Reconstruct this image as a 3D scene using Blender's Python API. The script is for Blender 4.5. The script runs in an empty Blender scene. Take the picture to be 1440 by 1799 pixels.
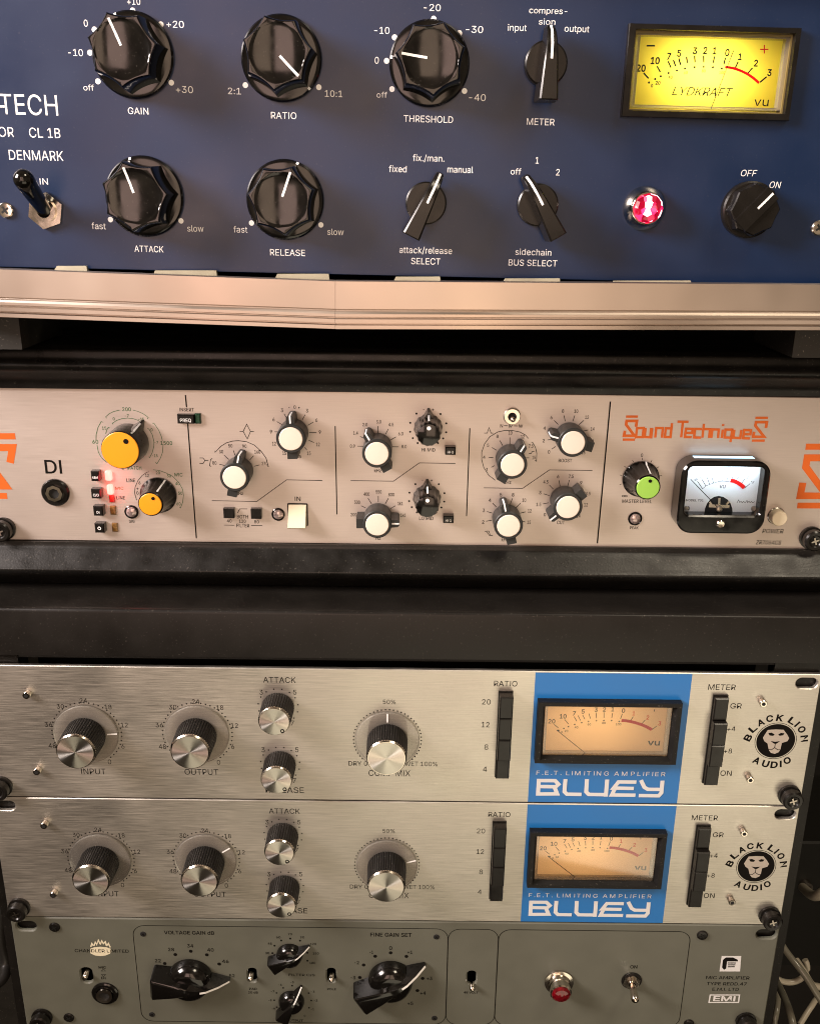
import bpy, math, random
from mathutils import Matrix, Vector
R = math.radians
random.seed(7)
S = bpy.context.scene
COL = S.collection
MM = 0.001

# ------------------------------------------------------------------ camera
EYE = Vector((0, 0, 1.25))
PITCH, ROLL, FPX = R(18.5), R(0.6), 1640.0          # focal length in pixels of the 1440 x 1799 photograph
cd = bpy.data.cameras.new('camera')
cam = bpy.data.objects.new('camera', cd); COL.objects.link(cam)
cd.sensor_fit = 'HORIZONTAL'; cd.sensor_width = 36; cd.lens = 36 * FPX / 1440
cd.clip_start = 0.01; cd.clip_end = 60
FW = Vector((0, math.cos(PITCH), -math.sin(PITCH)))
UP0 = Vector((0, math.sin(PITCH), math.cos(PITCH)))
RT0 = Vector((1, 0, 0))
RT = math.cos(ROLL) * RT0 + math.sin(ROLL) * UP0
UP = -math.sin(ROLL) * RT0 + math.cos(ROLL) * UP0
m = Matrix((RT, UP, -FW)).transposed().to_4x4(); m.translation = EYE
cam.matrix_world = m
S.camera = cam
def ray(x, y): return FW + RT * ((x - 720) / FPX) - UP * ((y - 899.5) / FPX)
def at(x, y, Y):
    d = ray(x, y); return EYE + d * (Y / d.y)

# ------------------------------------------------------------------ light
S.view_settings.view_transform = 'Standard'; S.view_settings.look = 'None'
S.view_settings.exposure = 0; S.view_settings.gamma = 1
W = bpy.data.worlds.new('World'); S.world = W; W.use_nodes = True
nt = W.node_tree; nt.nodes.clear()
def N(nt, t, **k):
    n = nt.nodes.new(t)
    for a, b in k.items(): setattr(n, a, b)
    return n
tc = N(nt, 'ShaderNodeTexCoord'); sep = N(nt, 'ShaderNodeSeparateXYZ'); nt.links.new(tc.outputs['Generated'], sep.inputs[0])
ramp = N(nt, 'ShaderNodeValToRGB'); e = ramp.color_ramp.elements
mr = N(nt, 'ShaderNodeMapRange'); mr.inputs[1].default_value = -1; mr.inputs[2].default_value = 1
nt.links.new(sep.outputs[2], mr.inputs[0]); nt.links.new(mr.outputs[0], ramp.inputs[0])
e[0].position = 0.10; e[0].color = (.16, .135, .082, 1)
e[1].position = 0.53; e[1].color = (.24, .18, .125, 1)
x = e.new(0.27); x.color = (.34, .285, .185, 1)
x = e.new(0.40); x.color = (.40, .30, .205, 1)
x = e.new(0.75); x.color = (.28, .20, .13, 1)
nz = N(nt, 'ShaderNodeTexNoise'); nz.inputs['Scale'].default_value = 3.2; nz.inputs['Detail'].default_value = 2
nt.links.new(tc.outputs['Generated'], nz.inputs['Vector'])
m2 = N(nt, 'ShaderNodeMapRange'); m2.inputs[1].default_value = .36; m2.inputs[2].default_value = .62; m2.inputs[3].default_value = .15; m2.inputs[4].default_value = 1.25
nt.links.new(nz.outputs[0], m2.inputs[0])
bg = N(nt, 'ShaderNodeBackground'); out = N(nt, 'ShaderNodeOutputWorld')
m4 = N(nt, 'ShaderNodeMapRange'); m4.inputs[1].default_value = -.5; m4.inputs[2].default_value = .2; m4.inputs[3].default_value = .75; m4.inputs[4].default_value = 1.0
nt.links.new(sep.outputs[0], m4.inputs[0]); m5 = N(nt, 'ShaderNodeMath', operation='MULTIPLY'); nt.links.new(m4.outputs[0], m5.inputs[0]); nt.links.new(m2.outputs[0], m5.inputs[1])
nt.links.new(ramp.outputs[0], bg.inputs[0]); nt.links.new(m5.outputs[0], bg.inputs[1]); nt.links.new(bg.outputs[0], out.inputs[0])

def area(name, loc, target, sx, sy, power, color):
    l = bpy.data.lights.new(name, 'AREA'); l.shape = 'RECTANGLE'; l.size = sx; l.size_y = sy; l.energy = power; l.color = color
    o = bpy.data.objects.new(name, l); COL.objects.link(o)
    o.location = EYE + Vector(loc)
    o.rotation_euler = (Vector(target) - Vector(loc)).to_track_quat('-Z', 'Y').to_euler()
    return o
area('room_lamp', (-1.05, 0.02, 0.50), (0, .47, .10), .5, .5, 11.5, (1, .87, .82)).data.spread = R(80)
area('sheen_fill', (-.40, -1.25, .15), (0, .47, -.05), .44, 1.1, 6.0, (1, .66, .55))  # added fill panel behind the camera, gives the panels their warm sheen
area('sheen_fill', (.14, -1.25, .05), (0, .47, -.05), .42, 1.3, 4.4, (1, .70, .50))  # second added panel, the gap between the two breaks up reflections
area('ceiling_lamp', (.75, -.25, 1.25), (0, .47, -.2), .4, .4, 12.0, (1, .86, .66))
area('bounce_fill', (.35, -.75, -1.0), (0, .47, -.25), 1.2, .8, 5, (1, .87, .64))  # added fill lamp for the lower units, stands in for bounced light
S.cycles.use_denoising = True
S.cycles.use_adaptive_sampling = True; S.cycles.adaptive_threshold = .006; S.cycles.filter_width = 1.05; S.cycles.time_limit = 420
S.cycles.max_bounces = 8; S.cycles.transparent_max_bounces = 12
S.cycles.caustics_reflective = False; S.cycles.caustics_refractive = False
S.cycles.sample_clamp_indirect = 4

# ------------------------------------------------------------------ materials
def srgb(r, g, b):
    f = lambda c: (c / 255 / 12.92) if c / 255 <= .04045 else ((c / 255 + .055) / 1.055) ** 2.4
    return (f(r), f(g), f(b))
MATS = {}
def mat(name, col, rough=.5, metal=0, spec=.5, emit=None, es=0, coat=0, aniso=0, noise=None, bump=None, trans=0, radial=False, brush=None, dust=0):
    M = bpy.data.materials.new(name); M.use_nodes = True; t = M.node_tree; p = t.nodes['Principled BSDF']
    p.inputs['Base Color'].default_value = (*col, 1); p.inputs['Roughness'].default_value = rough; p.inputs['Metallic'].default_value = metal
    p.inputs['Specular IOR Level'].default_value = spec; p.inputs['Coat Weight'].default_value = coat; p.inputs['Coat Roughness'].default_value = .05
    p.inputs['Transmission Weight'].default_value = trans
    if emit: p.inputs['Emission Color'].default_value = (*emit, 1); p.inputs['Emission Strength'].default_value = es
    p.inputs['Anisotropic'].default_value = aniso
    L = t.links.new
    tc = N(t, 'ShaderNodeTexCoord')
    if radial:
        tg = N(t, 'ShaderNodeTangent', direction_type='RADIAL', axis='Z'); L(tg.outputs[0], p.inputs['Tangent'])
    if brush:                                   # (x scale, y scale, colour variation, roughness variation, bump)
        mp = N(t, 'ShaderNodeMapping'); mp.inputs['Scale'].default_value = (brush[0], brush[1], 1); L(tc.outputs['Object'], mp.inputs[0])
        n1 = N(t, 'ShaderNodeTexNoise'); n1.inputs['Scale'].default_value = 1; n1.inputs['Detail'].default_value = 3; n1.inputs['Roughness'].default_value = .6; L(mp.outputs[0], n1.inputs['Vector'])
        n2 = N(t, 'ShaderNodeTexNoise'); n2.inputs['Scale'].default_value = 14; n2.inputs['Detail'].default_value = 3; L(tc.outputs['Object'], n2.inputs['Vector'])
        a = N(t, 'ShaderNodeMapRange'); a.inputs[1].default_value = .3; a.inputs[2].default_value = .7; a.inputs[3].default_value = 1 - brush[2]; a.inputs[4].default_value = 1 + brush[2]; L(n1.outputs[0], a.inputs[0])
        mx = N(t, 'ShaderNodeMix', data_type='RGBA', blend_type='MULTIPLY'); mx.inputs[0].default_value = 1; mx.inputs[6].default_value = (*col, 1)
        L(a.outputs[0], mx.inputs[7]); L(mx.outputs[2], p.inputs['Base Color'])
        b = N(t, 'ShaderNodeMapRange'); b.inputs[1].default_value = .3; b.inputs[2].default_value = .7; b.inputs[3].default_value = rough - brush[3]; b.inputs[4].default_value = rough + brush[3]
        ad = N(t, 'ShaderNodeMath', operation='ADD'); ml = N(t, 'ShaderNodeMath', operation='MULTIPLY'); ml.inputs[1].default_value = .5
        L(n1.outputs[0], ad.inputs[0]); L(n2.outputs[0], ad.inputs[1]); L(ad.outputs[0], ml.inputs[0]); L(ml.outputs[0], b.inputs[0]); L(b.outputs[0], p.inputs['Roughness'])
        if brush[4]:
            bp = N(t, 'ShaderNodeBump'); bp.inputs['Strength'].default_value = brush[4]; bp.inputs['Distance'].default_value = .0002; L(n1.outputs[0], bp.inputs['Height']); L(bp.outputs[0], p.inputs['Normal'])
    if noise:                                   # (scale, colour variation, roughness variation)
        n1 = N(t, 'ShaderNodeTexNoise'); n1.inputs['Scale'].default_value = noise[0]; n1.inputs['Detail'].default_value = 5; L(tc.outputs['Object'], n1.inputs['Vector'])
        a = N(t, 'ShaderNodeMapRange'); a.inputs[1].default_value = .3; a.inputs[2].default_value = .7; a.inputs[3].default_value = 1 - noise[1]; a.inputs[4].default_value = 1 + noise[1]; L(n1.outputs[0], a.inputs[0])
        mx = N(t, 'ShaderNodeMix', data_type='RGBA', blend_type='MULTIPLY'); mx.inputs[0].default_value = 1; mx.inputs[6].default_value = (*col, 1)
        L(a.outputs[0], mx.inputs[7]); src = mx.outputs[2]
        if dust:                                # pale dust specks
            n3 = N(t, 'ShaderNodeTexNoise'); n3.inputs['Scale'].default_value = 900; n3.inputs['Detail'].default_value = 1; L(tc.outputs['Object'], n3.inputs['Vector'])
            d = N(t, 'ShaderNodeMapRange'); d.inputs[1].default_value = .68; d.inputs[2].default_value = .76; L(n3.outputs[0], d.inputs[0])
            dm = N(t, 'ShaderNodeMath', operation='MULTIPLY'); dm.inputs[1].default_value = dust; L(d.outputs[0], dm.inputs[0])
            m3 = N(t, 'ShaderNodeMix', data_type='RGBA'); L(dm.outputs[0], m3.inputs[0]); L(src, m3.inputs[6]); m3.inputs[7].default_value = (.32, .29, .24, 1); src = m3.outputs[2]
        L(src, p.inputs['Base Color'])
        b = N(t, 'ShaderNodeMapRange'); b.inputs[1].default_value = .3; b.inputs[2].default_value = .7; b.inputs[3].default_value = max(.02, rough - noise[2]); b.inputs[4].default_value = rough + noise[2]; L(n1.outputs[0], b.inputs[0]); L(b.outputs[0], p.inputs['Roughness'])
    if bump:                                    # (scale, strength, distance)
        n1 = N(t, 'ShaderNodeTexNoise'); n1.inputs['Scale'].default_value = bump[0]; n1.inputs['Detail'].default_value = 3; L(tc.outputs['Object'], n1.inputs['Vector'])
        bp = N(t, 'ShaderNodeBump'); bp.inputs['Strength'].default_value = bump[1]; bp.inputs['Distance'].default_value = bump[2]; L(n1.outputs[0], bp.inputs['Height']); L(bp.outputs[0], p.inputs['Normal'])
    MATS[name] = M
    return M
def shader(name, fn):
    M = bpy.data.materials.new(name); M.use_nodes = True; t = M.node_tree; t.nodes.clear(); o = N(t, 'ShaderNodeOutputMaterial'); fn(t, o); MATS[name] = M; return M
mat('blue_paint', (.0028, .015, .053), .34, spec=.5, noise=(26, .06, .07), dust=.05, bump=(2200, .10, .0001))
mat('white_print', (.88, .88, .87), .5)
mat('black_print', (.006, .005, .004), .6, spec=.08)
mat('green_print', (.035, .13, .05), .5, spec=.2)
mat('orange_print', (.58, .115, .018), .5, spec=.2)
mat('red_print', (.70, .004, .006), .5, spec=.15)
mat('gloss_black', (.004, .0035, .003), .11, spec=.5, noise=(110, .1, .06), dust=.05)
mat('satin_black', (.007, .006, .005), .26, spec=.35, noise=(80, .15, .08))
mat('matt_black', (.006, .0055, .005), .5, spec=.3, noise=(90, .2, .08), dust=.25)
mat('black_hole', (.004, .004, .004), .8)
mat('slate_plastic', (.020, .021, .020), .45, spec=.35, noise=(120, .15, .08))
mat('beige_cap', (.76, .66, .56), .36, noise=(30, .03, .04))
mat('yellow_cap', (.80, .30, .008), .36, noise=(30, .03, .05))
mat('green_cap', (.27, .52, .07), .38, noise=(30, .03, .05))
mat('ivory', (.74, .65, .48), .32, noise=(40, .04, .05))
mat('silver_panel', (.60, .53, .48), .50, metal=.82, brush=(60, 2600, .045, .07, .10))
mat('brushed_panel', (.63, .595, .535), .40, metal=.92, brush=(55, 1900, .14, .15, .22))
mat('grey_paint', (.108, .110, .086), .45, noise=(60, .05, .06), bump=(1600, .10, .0001))
mat('blue_print', (.012, .150, .44), .35, noise=(30, .03, .04))
mat('pale_print', (.66, .66, .66), .45)
mat('aluminium', (.47, .40, .34), .36, metal=.93, brush=(9, 900, .18, .16, .15))
mat('chrome', (.72, .66, .58), .16, metal=1, noise=(90, .1, .08))
mat('steel', (.55, .50, .44), .30, metal=1, noise=(90, .15, .1))
mat('spun_metal', (.74, .71, .65), .30, metal=1, aniso=.97, radial=True)
mat('case_plastic', (.008, .0074, .0065), .34, spec=.28, noise=(70, .2, .08), bump=(900, .16, .0003), dust=.14)
mat('rack_paint', (.008, .007, .006), .36, spec=.26, noise=(50, .15, .06), bump=(1800, .08, .0002), dust=.14)
mat('olive_pad', (.34, .31, .22), .5, noise=(60, .15, .05))
mat('rubber', (.018, .017, .014), .6, noise=(80, .2, .05), dust=.5)
mat('dark_steel', (.010, .010, .009), .5, spec=.2)
mat('cream_dial', (.80, .62, .42), .5)
mat('white_dial', (.80, .80, .80), .45)
mat('olive_rim', (.20, .15, .05), .4)
mat('brown_lens', (.16, .085, .022), .25, noise=(700, .4, .05))
mat('red_lens', (.30, .015, .012), .2, emit=(1, .03, .02), es=.12)
mat('green_lens', (.012, .05, .025), .2, noise=(700, .4, .05))
mat('pearl_lens', (.42, .33, .31), .12, metal=.55, noise=(900, .45, .08))
mat('led_red', (.9, .1, .1), .3, emit=(1, .075, .06), es=10)
mat('ruby', (.11, .002, .005), .08, spec=.7, noise=(500, .5, .03))
mat('wall_paint', (.012, .011, .009), .8, noise=(3, .2, .05))
mat('cable_grey', (.17, .165, .13), .22, noise=(40, .1, .08))
mat('cable_black', (.02, .019, .017), .45)
mat('cable_cream', (.42, .39, .31), .28)
mat('flame_print', (.72, .66, .48), .4)
def jewel(t, o):
    tc = N(t, 'ShaderNodeTexCoord'); v = N(t, 'ShaderNodeTexVoronoi'); v.inputs['Scale'].default_value = 330; t.links.new(tc.outputs['Object'], v.inputs['Vector'])
    r = N(t, 'ShaderNodeMapRange'); r.inputs[1].default_value = .40; r.inputs[2].default_value = .72; r.inputs[3].default_value = 1.0; r.inputs[4].default_value = 7
    t.links.new(v.outputs['Color'], r.inputs[0])
    cr = N(t, 'ShaderNodeValToRGB'); q = cr.color_ramp.elements; q[0].position = .42; q[0].color = (.55, .003, .03, 1); q[1].position = .80; q[1].color = (1, .55, .62, 1); z = q.new(.60); z.color = (1, .02, .09, 1)
    sp = N(t, 'ShaderNodeSeparateXYZ'); t.links.new(v.outputs['Color'], sp.inputs[0]); t.links.new(sp.outputs[0], cr.inputs[0])
    em = N(t, 'ShaderNodeEmission'); t.links.new(cr.outputs[0], em.inputs[0]); t.links.new(r.outputs[0], em.inputs[1])
    g = N(t, 'ShaderNodeBsdfGlossy'); g.inputs['Roughness'].default_value = .08
    mx = N(t, 'ShaderNodeMixShader'); mx.inputs[0].default_value = .06; t.links.new(em.outputs[0], mx.inputs[1]); t.links.new(g.outputs[0], mx.inputs[2]); t.links.new(mx.outputs[0], o.inputs[0])
shader('lit_jewel', jewel)
def translucent(col, front):
    def f(t, o):
        a = N(t, 'ShaderNodeBsdfTranslucent'); a.inputs[0].default_value = (*col, 1)
        b = N(t, 'ShaderNodeBsdfDiffuse'); b.inputs[0].default_value = (*front, 1)
        mx = N(t, 'ShaderNodeMixShader'); mx.inputs[0].default_value = .4; t.links.new(a.outputs[0], mx.inputs[1]); t.links.new(b.outputs[0], mx.inputs[2]); t.links.new(mx.outputs[0], o.inputs[0])
    return f
shader('yellow_dial', translucent((.97, .76, .075), (.8, .60, .04)))
shader('orange_dial', translucent((.90, .60, .33), (.76, .54, .36)))
def clear(tint, ior):
    def f(t, o):
        fr = N(t, 'ShaderNodeFresnel'); fr.inputs[0].default_value = ior
        a = N(t, 'ShaderNodeBsdfTransparent'); a.inputs[0].default_value = (*tint, 1)
        b = N(t, 'ShaderNodeBsdfGlossy'); b.inputs['Roughness'].default_value = .04
        mx = N(t, 'ShaderNodeMixShader'); t.links.new(fr.outputs[0], mx.inputs[0]); t.links.new(a.outputs[0], mx.inputs[1]); t.links.new(b.outputs[0], mx.inputs[2]); t.links.new(mx.outputs[0], o.inputs[0])
    return f
shader('glass', clear((.97, .97, .96), 1.45))
def acrylic(t, o):                               # smoked clear skirt of a knob
    fr = N(t, 'ShaderNodeFresnel'); fr.inputs[0].default_value = 1.5
    a = N(t, 'ShaderNodeBsdfTransparent'); a.inputs[0].default_value = (.93, .92, .90, 1)
    b = N(t, 'ShaderNodeBsdfGlossy'); b.inputs['Roughness'].default_value = .08
    d = N(t, 'ShaderNodeBsdfDiffuse'); d.inputs[0].default_value = (.66, .62, .55, 1)
    m1 = N(t, 'ShaderNodeMixShader'); m1.inputs[0].default_value = .16; t.links.new(a.outputs[0], m1.inputs[1]); t.links.new(d.outputs[0], m1.inputs[2])
    mx = N(t, 'ShaderNodeMixShader'); t.links.new(fr.outputs[0], mx.inputs[0]); t.links.new(m1.outputs[0], mx.inputs[1]); t.links.new(b.outputs[0], mx.inputs[2]); t.links.new(mx.outputs[0], o.inputs[0])
shader('acrylic', acrylic)

# ------------------------------------------------------------------ mesh helpers
def curve_mesh(cu):
    o = bpy.data.objects.new('tmp', cu); COL.objects.link(o)
    dg = bpy.context.evaluated_depsgraph_get(); dg.update()
    me = bpy.data.meshes.new_from_object(o.evaluated_get(dg))
    vs = [tuple(v.co) for v in me.vertices]; fs = [tuple(p.vertices) for p in me.polygons]
    bpy.data.objects.remove(o); bpy.data.curves.remove(cu); bpy.data.meshes.remove(me)
    return vs, fs
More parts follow.
